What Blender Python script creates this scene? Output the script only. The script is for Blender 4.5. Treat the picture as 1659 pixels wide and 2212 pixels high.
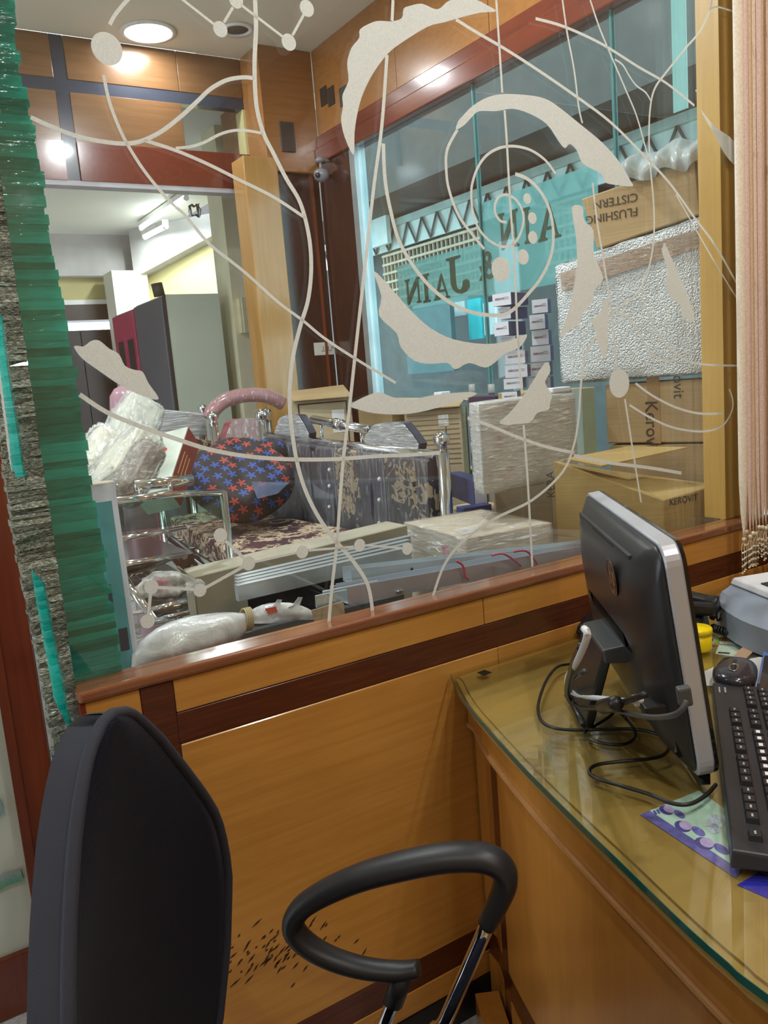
import bpy, bmesh, math, random
from mathutils import Vector, Matrix
R = random.Random(7)
sc = bpy.context.scene
for o in list(bpy.data.objects): bpy.data.objects.remove(o)
COL = sc.collection
PI = math.pi
# ------------------------------------------------------------------ camera
IW, IH, FPX = 1659.0, 2212.0, 1800.0
EYE = Vector((0, 0, 1.36))
ROLL = math.radians(4.67); PITCH = math.atan(292/FPX); YAW = math.radians(31.6905)
def ray(px, py):
    """direction in the room of the sight line through a picture point"""
    x = (px-IW/2)/FPX; y = -(py-IH/2)/FPX
    c, s = math.cos(ROLL), math.sin(ROLL)
    X = x*c+y*s; Y = -x*s+y*c
    cp, sp = math.cos(PITCH), math.sin(PITCH)
    v = (X, cp+Y*sp, Y*cp-sp)
    c, s = math.cos(-YAW), math.sin(-YAW)
    return Vector((v[0]*c-v[1]*s, v[0]*s+v[1]*c, v[2]))
def onY(px, py, Y): r = ray(px, py); return EYE+r*(Y/r.y)
def onX(px, py, X): r = ray(px, py); return EYE+r*(X/r.x)
def onZ(px, py, Z): r = ray(px, py); return EYE+r*((Z-EYE.z)/r.z)
def onP(px, py, p, d):
    """point on the upright plane through p that runs along the angle d"""
    n = Vector((-math.sin(d), math.cos(d), 0)); r = ray(px, py)
    return EYE+r*((p-EYE).dot(n)/r.dot(n))
cam = bpy.data.cameras.new('camera'); camo = bpy.data.objects.new('camera', cam); COL.objects.link(camo)
fw = ray(IW/2, IH/2).normalized()
rt = (ray(IW/2+100, IH/2)-ray(IW/2, IH/2)).normalized(); up = rt.cross(fw)
M = Matrix((rt, up, -fw)).transposed().to_4x4(); M.translation = EYE
camo.matrix_world = M
cam.sensor_fit = 'VERTICAL'; cam.sensor_height = 24; cam.lens = 24*FPX/IH; cam.clip_start = .01
sc.camera = camo
# ------------------------------------------------------------------ world, exposure, daylight
w = bpy.data.worlds.new('world'); sc.world = w; w.use_nodes = True
bg = w.node_tree.nodes['Background']
bg.inputs[0].default_value = (.80, .90, 1, 1); bg.inputs[1].default_value = 3.6
sc.view_settings.view_transform = 'Standard'; sc.view_settings.look = 'None'
sc.view_settings.exposure = 0.1; sc.view_settings.gamma = 1; sc.view_settings.use_curve_mapping = False
def area(name, loc, tgt, size, power, col=(1, 1, 1), sy=None, spread=180):
    l = bpy.data.lights.new(name, 'AREA'); l.energy = power; l.color = col
    l.shape = 'RECTANGLE' if sy else 'DISK'; l.size = size
    if sy: l.size_y = sy
    l.spread = math.radians(spread)
    o = bpy.data.objects.new(name, l); COL.objects.link(o); o.location = loc
    o.rotation_euler = (Vector(tgt)-Vector(loc)).to_track_quat('-Z', 'Y').to_euler()
    return o
# ------------------------------------------------------------------ materials
MATS = {}
def nt(name):
    m = bpy.data.materials.new(name); m.use_nodes = True
    n = m.node_tree.nodes; b = n['Principled BSDF']
    return m, n, m.node_tree.links, b
def rgba(c): return (c[0], c[1], c[2], 1)
def coords(n, l, scale=(1, 1, 1), rot=(0, 0, 0), src='Object'):
    tc = n.new('ShaderNodeTexCoord'); mp = n.new('ShaderNodeMapping')
    mp.inputs['Scale'].default_value = scale; mp.inputs['Rotation'].default_value = rot
    l.new(tc.outputs[src], mp.inputs['Vector']); return mp.outputs[0]
def noise(n, l, v, s=5, det=3, rough=.5, dist=0):
    t = n.new('ShaderNodeTexNoise'); t.inputs['Scale'].default_value = s; t.inputs['Detail'].default_value = det
    t.inputs['Roughness'].default_value = rough; t.inputs['Distortion'].default_value = dist
    l.new(v, t.inputs['Vector']); return t.outputs['Fac']
def ramp(n, l, f, stops):
    r = n.new('ShaderNodeValToRGB'); e = r.color_ramp.elements
    while len(e) < len(stops): e.new(.5)
    for k, (p, c) in zip(e, stops): k.position = p; k.color = rgba(c)
    l.new(f, r.inputs[0]); return r.outputs[0]
def bump(n, l, f, b, strength=.3, dist=.002):
    u = n.new('ShaderNodeBump'); u.inputs['Strength'].default_value = strength; u.inputs['Distance'].default_value = dist
    l.new(f, u.inputs['Height']); l.new(u.outputs[0], b.inputs['Normal'])
def mat(name, c, rough=.5, metal=0, var=.12, scale=9, spec=.5, coat=0, bmp=0, bs=60, alpha=1, trans=0, ior=1.45, emis=None, sss=0):
    """plain procedural material: base colour mottled by noise"""
    if name in MATS: return MATS[name]
    m, n, l, b = nt(name)
    f = noise(n, l, coords(n, l), scale, 4)
    lo = tuple(x*(1-var) for x in c); hi = tuple(min(1, x*(1+var)) for x in c)
    l.new(ramp(n, l, f, [(.3, lo), (.7, hi)]), b.inputs['Base Color'])
    b.inputs['Roughness'].default_value = rough; b.inputs['Metallic'].default_value = metal
    b.inputs['Specular IOR Level'].default_value = spec; b.inputs['Coat Weight'].default_value = coat
    b.inputs['Coat Roughness'].default_value = .08
    b.inputs['Alpha'].default_value = alpha; b.inputs['Transmission Weight'].default_value = trans; b.inputs['IOR'].default_value = ior
    if emis: b.inputs['Emission Color'].default_value = rgba(emis[0]); b.inputs['Emission Strength'].default_value = emis[1]
    if bmp: bump(n, l, noise(n, l, coords(n, l), bs, 3), b, bmp)
    MATS[name] = m; return m
def wood(name, c1, c2, axis='x', rough=.3, coat=.35, grain=1.0, knots=0):
    if name in MATS: return MATS[name]
    m, n, l, b = nt(name)
    s = {'x': (1.2, 9, 22), 'z': (14, 14, .9), 'y': (16, 1.2, 16)}[axis]
    f = noise(n, l, coords(n, l, s), 3*grain, 6, .6, .6)
    g = noise(n, l, coords(n, l), 2.2, 3, .5)
    c = ramp(n, l, f, [(.32, c1), (.68, c2)])
    mx = n.new('ShaderNodeMixRGB'); mx.blend_type = 'MULTIPLY'; mx.inputs[0].default_value = .55
    l.new(c, mx.inputs[1]); l.new(ramp(n, l, g, [(.3, (.72, .68, .62)), (.62, (1, 1, 1))]), mx.inputs[2])
    l.new(mx.outputs[0], b.inputs['Base Color'])
    b.inputs['Roughness'].default_value = rough; b.inputs['Coat Weight'].default_value = coat; b.inputs['Coat Roughness'].default_value = .12
    bump(n, l, f, b, .06)
    MATS[name] = m; return m
def thin_glass(name, tint=(1, 1, 1), refl=1.0, rough=0, ior=1.5, haze=0.0):
    """a pane: what lies behind shows straight through, the surface mirrors by its Fresnel share"""
    if name in MATS: return MATS[name]
    m, n, l, b = nt(name); n.remove(b); out = n['Material Output']
    t = n.new('ShaderNodeBsdfTransparent'); t.inputs[0].default_value = rgba(tint)
    g = n.new('ShaderNodeBsdfGlossy'); g.inputs['Roughness'].default_value = rough
    ge = n.new('ShaderNodeNewGeometry'); dt = n.new('ShaderNodeVectorMath'); dt.operation = 'DOT_PRODUCT'
    l.new(ge.outputs['Normal'], dt.inputs[0]); l.new(ge.outputs['Incoming'], dt.inputs[1])
    def mth(op, a, bb):
        q = n.new('ShaderNodeMath'); q.operation = op
        for i, x in ((0, a), (1, bb)):
            if isinstance(x, (int, float)): q.inputs[i].default_value = x
            elif x is not None: l.new(x, q.inputs[i])
        return q
    p5 = mth('POWER', mth('SUBTRACT', 1, mth('ABSOLUTE', dt.outputs['Value'], None).outputs[0]).outputs[0], 5)
    mu = mth('MULTIPLY', mth('ADD', mth('MULTIPLY', p5.outputs[0], .95).outputs[0], .045).outputs[0], refl); mu.use_clamp = True
    mx = n.new('ShaderNodeMixShader'); l.new(mu.outputs[0], mx.inputs[0]); l.new(t.outputs[0], mx.inputs[1]); l.new(g.outputs[0], mx.inputs[2])
    last = mx
    if haze:
        d = n.new('ShaderNodeBsdfDiffuse'); d.inputs[0].default_value = (.8, .82, .8, 1)
        m2 = n.new('ShaderNodeMixShader')
        f = noise(n, l, coords(n, l, (3, 3, 1.2)), 3, 4)
        q = n.new('ShaderNodeMath'); q.operation = 'MULTIPLY'; q.inputs[1].default_value = haze*2; l.new(f, q.inputs[0]); l.new(q.outputs[0], m2.inputs[0])
        l.new(mx.outputs[0], m2.inputs[1]); l.new(d.outputs[0], m2.inputs[2]); last = m2
    l.new(last.outputs[0], out.inputs[0]); MATS[name] = m; return m
def film(name, cover=.25, white=(.85, .87, .86), streak=(4, 4, 26), rot=(0, 0, 0), rough=.12, sc_=6, bs=.9):
    """stretch film or polythene: clear with white creases, glossy and wrinkled"""
    if name in MATS: return MATS[name]
    m, n, l, b = nt(name); out = n['Material Output']
    v = coords(n, l, streak, rot)
    f = noise(n, l, v, sc_, 5, .6, .8)
    b.inputs['Base Color'].default_value = rgba(white); b.inputs['Roughness'].default_value = rough
    b.inputs['Specular IOR Level'].default_value = .9
    bump(n, l, f, b, bs, .006)
    t = n.new('ShaderNodeBsdfTransparent'); mx = n.new('ShaderNodeMixShader')
    rp = ramp(n, l, f, [(.42, (cover*.55,)*3), (.58, (cover,)*3), (.66, (min(1, cover*2.3),)*3)])
    l.new(rp, mx.inputs[0]); l.new(t.outputs[0], mx.inputs[1]); l.new(b.outputs[0], mx.inputs[2]); l.new(mx.outputs[0], out.inputs[0])
    MATS[name] = m; return m
# ------------------------------------------------------------------ mesh helpers
def tag(o, label=None, cat=None, group=None, kind=None):
    if label: o['label'] = label
    if cat: o['category'] = cat
    if group: o['group'] = group
    if kind: o['kind'] = kind
    return o
def thing(name, loc, label=None, cat=None, group=None, kind=None):
    o = bpy.data.objects.new(name, None); COL.objects.link(o); o.location = loc; o.empty_display_size = .05
    return tag(o, label, cat, group, kind)
def link(name, me, m, parent=None, smooth=False):
    o = bpy.data.objects.new(name, me); COL.objects.link(o)
    if m is not None and not me.materials: me.materials.append(m)
    if smooth: me.shade_smooth()
    if parent is not None:
        o.parent = parent
        if parent.type == 'EMPTY': o.matrix_parent_inverse = Matrix.Translation(-Vector(parent.location))
    return o
def mesh(name, vs, fs, m, parent=None, smooth=False):
    me = bpy.data.meshes.new(name); me.from_pydata([tuple(v) for v in vs], [], fs); me.update()
    bm = bmesh.new(); bm.from_mesh(me); bmesh.ops.recalc_face_normals(bm, faces=bm.faces); bm.to_mesh(me); bm.free()
    return link(name, me, m, parent, smooth)
def frommesh(name, bm, m, parent=None, smooth=False):
    me = bpy.data.meshes.new(name); bmesh.ops.recalc_face_normals(bm, faces=bm.faces); bm.to_mesh(me); bm.free()
    return link(name, me, m, parent, smooth)
def hexa(name, b4, t4, m, parent=None, bev=0, seg=2, cuts=0, jit=0):
    """a solid with a four-cornered bottom and top"""
    bm = bmesh.new(); v = [bm.verts.new(p) for p in list(b4)+list(t4)]
    for f in ((3, 2, 1, 0), (4, 5, 6, 7), (0, 1, 5, 4), (1, 2, 6, 5), (2, 3, 7, 6), (3, 0, 4, 7)): bm.faces.new([v[i] for i in f])
    bmesh.ops.recalc_face_normals(bm, faces=bm.faces)
    if bev: bmesh.ops.bevel(bm, geom=list(bm.edges), offset=bev, segments=seg, affect='EDGES', profile=.5)
    if cuts: bmesh.ops.subdivide_edges(bm, edges=list(bm.edges), cuts=cuts, use_grid_fill=True)
    if jit:
        for x in bm.verts: x.co += Vector((R.uniform(-jit, jit), R.uniform(-jit, jit), R.uniform(-jit, jit)))
    return frommesh(name, bm, m, parent)
def box(name, lo, hi, m, parent=None, bev=0, seg=2):
    (a, b, c), (d, e, f) = lo, hi
    return hexa(name, [(a, b, c), (d, b, c), (d, e, c), (a, e, c)], [(a, b, f), (d, b, f), (d, e, f), (a, e, f)], m, parent, bev, seg)
def obox(name, c, size, m, parent=None, rot=0, bev=0, tilt=None, seg=2, cuts=0, jit=0):
    """box by centre, size and turn about z (or a full matrix)"""
    T = tilt if tilt is not None else Matrix.Rotation(rot, 3, 'Z')
    h = Vector(size)/2; c = Vector(c)
    q = [(-1, -1), (1, -1), (1, 1), (-1, 1)]
    return hexa(name, [c+T@Vector((x*h.x, y*h.y, -h.z)) for x, y in q], [c+T@Vector((x*h.x, y*h.y, h.z)) for x, y in q], m, parent, bev, seg, cuts, jit)
def tube(name, pts, r, m, parent=None, n=10, flat=1.0, caps=True, upv=None, closed=False):
    """swept round bar through pts; r a number or list; flat squeezes the section"""
    pts = [Vector(p) for p in pts]; k = len(pts); rr = r if isinstance(r, (list, tuple)) else [r]*k
    vs, fs = [], []; prev = upv and Vector(upv)
    for i, p in enumerate(pts):
        if closed: t = (pts[(i+1) % k]-pts[i-1])
        else: t = (pts[min(i+1, k-1)]-pts[max(i-1, 0)])
        t = t.normalized() if t.length > 1e-9 else Vector((0, 0, 1))
        if prev is None: prev = Vector((0, 0, 1)) if abs(t.z) < .9 else Vector((1, 0, 0))
        a = t.cross(prev)
        a = a.normalized() if a.length > 1e-6 else t.orthogonal().normalized()
        b = a.cross(t).normalized()
        if upv is None: prev = b
        for j in range(n):
            an = 2*PI*j/n; vs.append(p+a*math.cos(an)*rr[i]+b*math.sin(an)*rr[i]*flat)
    for i in range(k if closed else k-1):
        i2 = (i+1) % k
        for j in range(n): fs.append((i*n+j, i*n+(j+1) % n, i2*n+(j+1) % n, i2*n+j))
    if caps and not closed: fs += [tuple(range(n)), tuple(range((k-1)*n, k*n))]
    return mesh(name, vs, fs, m, parent, True)
def smooth_pts(pts, sub=6, closed=False):
    """Catmull-Rom through the points"""
    P = [Vector(p) for p in pts]; out = []; k = len(P)
    for i in range(k if closed else k-1):
        g = (lambda j: P[j % k]) if closed else (lambda j: P[max(0, min(k-1, j))])
        a, b, c, d = g(i-1), g(i), g(i+1), g(i+2)
        for s in range(sub):
            t = s/sub
            out.append(.5*((2*b)+(c-a)*t+(2*a-5*b+4*c-d)*t*t+(3*b-a-3*c+d)*t**3))
    if not closed: out.append(P[-1])
    return out
def lathe(name, c, prof, m, parent=None, n=24, axis=(0, 0, 1), ring=False):
    q = Vector((0, 0, 1)).rotation_difference(Vector(axis)).to_matrix(); c = Vector(c); vs, fs = [], []
    for r, z in prof:
        for j in range(n): vs.append(c+q@Vector((r*math.cos(2*PI*j/n), r*math.sin(2*PI*j/n), z)))
    for i in range(len(prof)-1):
        for j in range(n): fs.append((i*n+j, i*n+(j+1) % n, (i+1)*n+(j+1) % n, (i+1)*n+j))
    k = len(prof)-1
    if ring: fs += [(k*n+j, k*n+(j+1) % n, (j+1) % n, j) for j in range(n)]
    else: fs += [tuple(range(n)), tuple(range(k*n, k*n+n))]
    return mesh(name, vs, fs, m, parent, True)
def prism(name, poly, off, m, parent=None):
    """flat outline pushed out along off (concave outlines allowed)"""
    bm = bmesh.new(); poly = [Vector(p) for p in poly]
    vs = [bm.verts.new(p) for p in poly]; f = bm.faces.new(vs)
    e = bmesh.ops.extrude_face_region(bm, geom=[f])
    bmesh.ops.translate(bm, vec=Vector(off), verts=[g for g in e['geom'] if isinstance(g, bmesh.types.BMVert)])
    bmesh.ops.triangulate(bm, faces=[f for f in bm.faces if len(f.verts) > 4])
    return frommesh(name, bm, m, parent)
def ribbon(name, pts, width, nrm, thick, m, parent=None):
    """flat strip along pts lying in the plane with normal nrm"""
    pts = [Vector(p) for p in pts]; nrm = Vector(nrm).normalized(); vs, fs = [], []; k = len(pts)
    for i, p in enumerate(pts):
        t = (pts[min(i+1, k-1)]-pts[max(i-1, 0)]).normalized(); s = t.cross(nrm).normalized()
        ww = width[i] if isinstance(width, list) else width
        vs += [p-s*ww/2, p+s*ww/2, p+s*ww/2+nrm*thick, p-s*ww/2+nrm*thick]
    for i in range(k-1):
        a, b = 4*i, 4*i+4
        for j in range(4): fs.append((a+j, a+(j+1) % 4, b+(j+1) % 4, b+j))
    fs += [(0, 1, 2, 3), (4*k-4, 4*k-3, 4*k-2, 4*k-1)]
    return mesh(name, vs, fs, m, parent)
def grid(name, fn, nu, nv, m, parent=None, smooth=True, thick=0):
    vs = [fn(i/nu, j/nv) for j in range(nv+1) for i in range(nu+1)]
    fs = [(j*(nu+1)+i, j*(nu+1)+i+1, (j+1)*(nu+1)+i+1, (j+1)*(nu+1)+i) for j in range(nv) for i in range(nu)]
    o = mesh(name, vs, fs, m, parent, smooth)
    if thick:
        md = o.modifiers.new('s', 'SOLIDIFY'); md.thickness = thick; md.offset = 0
    return o
def blob(name, c, size, m, parent=None, e=2.6, nu=28, nv=18, rot=None, fn=None, bulge=0):
    """rounded cushion-like solid; fn(dir) gives a radius factor"""
    T = rot if rot is not None else Matrix.Identity(3); c = Vector(c); h = Vector(size)/2
    def sp(x, p): return math.copysign(abs(x)**p, x)
    vs, fs = [], []; p = 2/e
    for j in range(nv+1):
        ph = -PI/2+PI*j/nv
        for i in range(nu):
            th = 2*PI*i/nu
            d = Vector((sp(math.cos(ph), p)*sp(math.cos(th), p), sp(math.cos(ph), p)*sp(math.sin(th), p), sp(math.sin(ph), p)))
            k = fn(d) if fn else 1
            vs.append(c+T@Vector((d.x*h.x*k, d.y*h.y*k, d.z*h.z*k)))
    for j in range(nv):
        for i in range(nu): fs.append((j*nu+i, j*nu+(i+1) % nu, (j+1)*nu+(i+1) % nu, (j+1)*nu+i))
    o = mesh(name, vs, fs, m, parent, True)
    bm = bmesh.new(); bm.from_mesh(o.data); bmesh.ops.remove_doubles(bm, verts=bm.verts, dist=1e-5); bm.to_mesh(o.data); bm.free()
    return o
def text(name, s, size, m, o, xdir, ydir, parent=None, ex=.0006, align='LEFT', bold=0, sx=1):
    """flat lettering starting at o, running along xdir with letters standing along ydir"""
    cu = bpy.data.curves.new(name, 'FONT'); cu.body = s; cu.size = size; cu.extrude = ex; cu.align_x = align; cu.offset = bold; cu.resolution_u = 3
    t = bpy.data.objects.new(name, cu); COL.objects.link(t)
    bpy.context.view_layer.update()
    me = bpy.data.meshes.new_from_object(t.evaluated_get(bpy.context.evaluated_depsgraph_get()))
    bpy.data.objects.remove(t)
    x = Vector(xdir).normalized(); y = Vector(ydir).normalized(); z = x.cross(y).normalized()
    T = Matrix((x*sx, y, z)).transposed().to_4x4(); T.translation = Vector(o); me.transform(T)
    me.materials.clear()
    return link(name, me, m, parent)
def copyto(src, loc, parent):
    c = src.copy(); COL.objects.link(c); c.parent = parent; c.location = loc; return c
# ------------------------------------------------------------------ shared materials
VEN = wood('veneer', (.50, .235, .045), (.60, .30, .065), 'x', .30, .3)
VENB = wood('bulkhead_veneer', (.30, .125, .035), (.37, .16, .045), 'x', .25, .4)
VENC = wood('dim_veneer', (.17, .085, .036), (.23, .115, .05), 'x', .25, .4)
BURL = wood('burl', (.060, .014, .006), (.125, .032, .012), 'x', .3, .35, 2.2)
MAHO = wood('mahogany', (.155, .028, .010), (.215, .045, .015), 'z', .3, .4)
MAHOX = wood('mahogany_rail', (.12, .022, .012), (.17, .034, .016), 'y', .2, .6)
CAPW = wood('cap_wood', (.22, .085, .04), (.30, .12, .055), 'x', .16, .8)
DARKW = wood('dark_wood', (.030, .010, .008), (.055, .018, .012), 'z', .18, .6)
BLACKP = mat('black_plinth', (.012, .013, .016), .35)
CREAM = mat('cream_paint', (.62, .60, .50), .7, var=.06, scale=2)
CEILM = mat('ceiling_paint', (.74, .68, .54), .8, var=.05, scale=1.5)
YELW = mat('yellow_paint', (.56, .50, .24), .7, var=.10, scale=2)
GREYW = mat('grey_plaster', (.50, .49, .47), .85, var=.2, scale=3, bmp=.3, bs=40)
WHITE = mat('white_paint', (.80, .80, .76), .6, var=.04)
PANE = thin_glass('pane_glass', (.965, .985, .975), 1.0, haze=.006)
FROST = None
D = 1.297; GP = D+.034
def st(o): o['kind'] = 'structure'; return o
# floor: pale speckled tiles with thin joints
def floor_mat():
    m, n, l, b = nt('floor_tile')
    v = coords(n, l, (1, 1, 1)); br = n.new('ShaderNodeTexBrick'); l.new(v, br.inputs['Vector'])
    br.offset = 0; br.inputs['Scale'].default_value = 1; br.inputs['Brick Width'].default_value = .6; br.inputs['Row Height'].default_value = .6
    br.inputs['Mortar Size'].default_value = .003
    f = noise(n, l, v, 90, 4)
    c = ramp(n, l, f, [(.3, (.40, .40, .41)), (.5, (.52, .52, .53)), (.75, (.60, .60, .60))])
    mx = n.new('ShaderNodeMixRGB'); l.new(br.outputs['Fac'], mx.inputs[0]); l.new(c, mx.inputs[1]); mx.inputs[2].default_value = (.2, .2, .2, 1)
    l.new(mx.outputs[0], b.inputs['Base Color']); b.inputs['Roughness'].default_value = .22; return m
FLM = floor_mat()
st(box('floor', (-2.2, -2, -.08), (2.35, 7.2, 0), FLM))['label'] = 'pale speckled grey floor tiles'
st(box('ceiling', (-2.2, -2, 2.92), (2.35, 3.95, 3.0), CEILM))
# ---- cabin closing walls, outside the picture
st(box('wall_behind', (-2.2, -2.1, 0), (2.35, -2, 2.92), VEN))
wl = thing('wall_left', (-2.25, 2.5, 0), 'left shop wall with a wide daylight opening', None, None, 'structure')
for a, b in (((-2.3, -2.1, 0), (-2.2, 1.5, 2.92)), ((-2.3, 3.6, 0), (-2.2, 7.2, 2.92)), ((-2.3, 1.5, 2.5), (-2.2, 3.6, 2.92)), ((-2.3, 1.5, 0), (-2.2, 3.6, .08))): box('plaster', a, b, CREAM, wl)
st(box('wall_side', (1.99, -2, 0), (2.09, D, 2.92), wood('side_veneer', (.30, .13, .03), (.36, .16, .04), 'y')))
# ---- the partition below the glass
pw = thing('wall_partition', (1.1, D+.05, 0), 'wood panelled partition with dark inlay bands below the etched glass', None, None, 'structure')
XL, XR = .227, 1.985
LZ = .922
box('core', (XL+.002, D+.006, 0), (XR, D+.098, LZ-.022), mat('core_wood', (.16, .05, .02), .5), pw)
box('ledge_cap', (XL-.004, D-.006, LZ-.02), (XR, D+.06, LZ), CAPW, pw, .006, 3)
s1, s2 = .318, .372
def pan(n, x0, x1, z0, z1, m, dy=0): return box(n, (x0, D+dy, z0), (x1, D+.008, z1), m, pw, .0015, 1)
for a, b in ((XL, s1), (s2, 1.02), (1.02, 1.62), (1.62, XR)):
    pan('veneer_panel', a+.0008, b-.0008, .845, LZ-.021, VEN)
pan('veneer_panel', XL, s1-.0008, .19, .789, VEN)
pan('veneer_panel', s2+.0008, 1.05, .19, .789, VEN)
pan('veneer_panel', 1.051, XR, .19, .789, VEN)
for a, b in ((XL, s1), (s2, XR)): pan('veneer_panel', a, b, .077, .128, VEN)
pan('dark_inlay', s1, s2, .077, LZ-.021, BURL, .0012)
for z0, z1 in ((.79, .844), (.129, .189)):
    pan('dark_inlay', s2, XR, z0, z1, BURL, .0012); pan('dark_inlay', XL, s1, z0, z1, BURL, .0012)
box('plinth', (XL, D-.004, 0), (XR, D+.008, .076), BLACKP, pw)
box('end_board', (XL-.002, D-.001, .0), (XL+.006, D+.099, LZ-.021), MAHO, pw)
# dark scuff marks worn into the veneer above the lower band
SCUFF = mat('scuff', (.05, .028, .012), .6)
for k in range(90):
    px, py_ = R.gauss(600, 70), R.gauss(2052, 34)
    py_ -= (px-600)*.18
    p = onY(px, py_, D-.0006)
    if not (XL+.15 < p.x < 1.0 and .2 < p.z < .5): continue
    l_ = R.uniform(.003, .012); an = R.uniform(.3, .8)
    q = Vector((math.cos(an), 0, math.sin(an)))
    prism('scuff_mark', [p-q*l_, p+Vector((.0012, 0, -.0018)), p+q*l_, p+Vector((-.001, 0, .0016))], (0, .0007, 0), SCUFF, pw)
# ---- the etched pane
pane = thing('window_1', (1.1, GP, LZ), 'large clear glass pane etched with frosted swirls, leaves and dots', None, None, 'structure')
PX0 = onY(165, 1494, GP).x
box('pane', (PX0, GP, LZ), (XR, GP+.010, 2.915), PANE, pane)
def edge_mat():
    m = mat('glass_edge', (.03, .12, .10), .15, spec=.7); return m
box('pane_edge', (PX0-.0015, GP+.0005, LZ), (PX0-.0002, GP+.0095, 2.91), edge_mat(), pane)
def frost():
    m, n, l, b = nt('frosted_etch'); out = n['Material Output']
    f = noise(n, l, coords(n, l), 420, 2)
    c = ramp(n, l, f, [(.3, (.76, .78, .75)), (.7, (.88, .90, .87))])
    d = n.new('ShaderNodeBsdfDiffuse'); l.new(c, d.inputs[0])
    t = n.new('ShaderNodeBsdfTranslucent'); l.new(c, t.inputs[0])
    a = n.new('ShaderNodeMixShader'); a.inputs[0].default_value = .42; l.new(d.outputs[0], a.inputs[1]); l.new(t.outputs[0], a.inputs[2])
    tr = n.new('ShaderNodeBsdfTransparent'); mx = n.new('ShaderNodeMixShader'); mx.inputs[0].default_value = .92
    l.new(tr.outputs[0], mx.inputs[1]); l.new(a.outputs[0], mx.inputs[2]); l.new(mx.outputs[0], out.inputs[0]); n.remove(b); return m
FROST = frost()
FY = GP-.0006
LINES = [
 ([(551,0),(553,60),(550,130),(551,190),(556,240),(570,290),(590,330),(618,385),(645,430),(660,475),(670,530),(672,590),(665,650),(650,700),(635,760),(627,820),(626,880),(632,940),(642,1000),(660,1060),(690,1120),(727,1170),(765,1215),(795,1265),(806,1330)],9.5),
 ([(66,253),(110,273),(170,295),(230,307),(275,310),(310,303),(350,283),(390,252),(425,220),(455,192),(490,173),(525,167),(549,169)],9),
 ([(224,162),(235,215),(255,270),(280,320),(320,380),(370,438),(400,465),(450,525),(500,565),(537,595),(600,652),(655,693),(700,730),(768,775),(855,827)],7),
 ([(312,303),(380,325),(450,355),(520,390),(590,425),(660,471)],7.5),
 ([(380,320),(410,317),(440,308),(480,288),(520,281),(569,288)],6),
 ([(849,0),(847,45)],8),([(836,118),(825,270),(808,400),(790,560),(770,740),(755,880),(740,1010),(728,1170),(717,1270),(710,1350)],8),
 ([(828,310),(832,390),(845,460),(862,520),(890,570),(925,615),(960,645),(1000,668),(1050,680),(1100,675),(1148,627),(1168,601),(1185,568),(1194,534),(1195,497),(1189,460),(1176,427),(1157,401),(1135,384),(1113,376)],8),
 ([(988,280),(966,323),(964,367),(970,410),(990,464),(1016,501),(1046,538)],7),
 ([(1200,375),(1179,347),(1148,325),(1113,316),(1081,319),(1053,334),(1033,360),(1021,393),(1018,421),(1022,460),(1035,495),(1059,521),(1087,533),(1109,527),(1124,505),(1131,475),(1126,449),(1113,430),(1096,421),(1079,424),(1070,440),(1070,460),(1081,477),(1094,480)],6),
 ([(1072,0),(1078,90),(1085,200)],6),([(1090,238),(1095,310),(1101,420),(1108,520),(1113,600),(1117,700),(1123,800),(1128,850)],6),([(1131,918),(1140,1040),(1150,1224)],6),
 ([(985,42),(1030,70),(1090,105),(1160,150),(1240,205),(1320,265),(1400,345),(1450,400),(1500,470),(1545,530),(1590,610)],6.5),
 ([(1157,40),(1220,58),(1300,95),(1380,145),(1440,180),(1500,228)],6),
 ([(1215,0),(1225,70),(1240,150),(1250,230),(1258,266)],5),([(1280,395),(1290,480),(1305,570),(1320,670),(1333,800)],5.5),([(1350,862),(1365,960),(1385,1085)],5),
 ([(1275,0),(1295,60),(1320,120),(1350,190),(1375,250),(1392,310),(1402,345)],4.5),
 ([(1328,128),(1345,140),(1360,165),(1375,185),(1395,200),(1407,220)],4),
 ([(1538,0),(1530,30),(1510,70),(1480,105),(1440,155),(1415,190),(1405,230),(1402,290),(1405,360),(1412,440),(1413,500),(1408,550),(1395,600),(1380,630),(1350,655),(1314,682)],5),
 ([(1532,20),(1550,15),(1585,25)],4),
 ([(1385,628),(1395,665),(1415,710),(1440,745),(1475,775),(1520,787),(1592,790)],4.5),
 ([(1335,675),(1360,690),(1385,725),(1400,755),(1425,775),(1450,778),(1465,765)],4.5),
 ([(1286,726),(1265,770),(1255,830),(1250,900),(1240,960),(1215,1020),(1150,1080),(1070,1120),(1000,1170),(960,1220),(935,1288)],6),
 ([(1460,420),(1500,490),(1540,560),(1592,645)],3.5),
 ([(1010,903),(1060,920),(1120,945),(1180,965),(1240,978)],7),([(1240,984),(1320,1000),(1400,1010),(1472,1022)],7),
 ([(1373,828),(1410,855),(1460,880),(1510,893),(1560,893)],5),
 ([(1360,875),(1410,905),(1460,925),(1520,932),(1560,920),(1580,890),(1583,865),(1575,840)],4.5),
 ([(172,852),(230,890),(300,920),(380,948),(450,970),(530,985),(620,992),(720,992),(820,985),(880,983),(950,978)],9),
 ([(237,53),(250,30),(275,0),(300,-25)],8),
 ([(370,-20),(462,52)],6),([(484,48),(503,16)],6),([(520,10),(612,80)],6),([(632,76),(656,32)],6),
 ([(487,1168),(527,1206)],7),([(526,1224),(445,1269)],7),([(418,1273),(341,1269)],7),([(325,1283),(321,1328)],7),([(550,1214),(640,1194)],5),([(667,1189),(764,1181)],5),([(790,1178),(868,1184)],4.5)]
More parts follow.
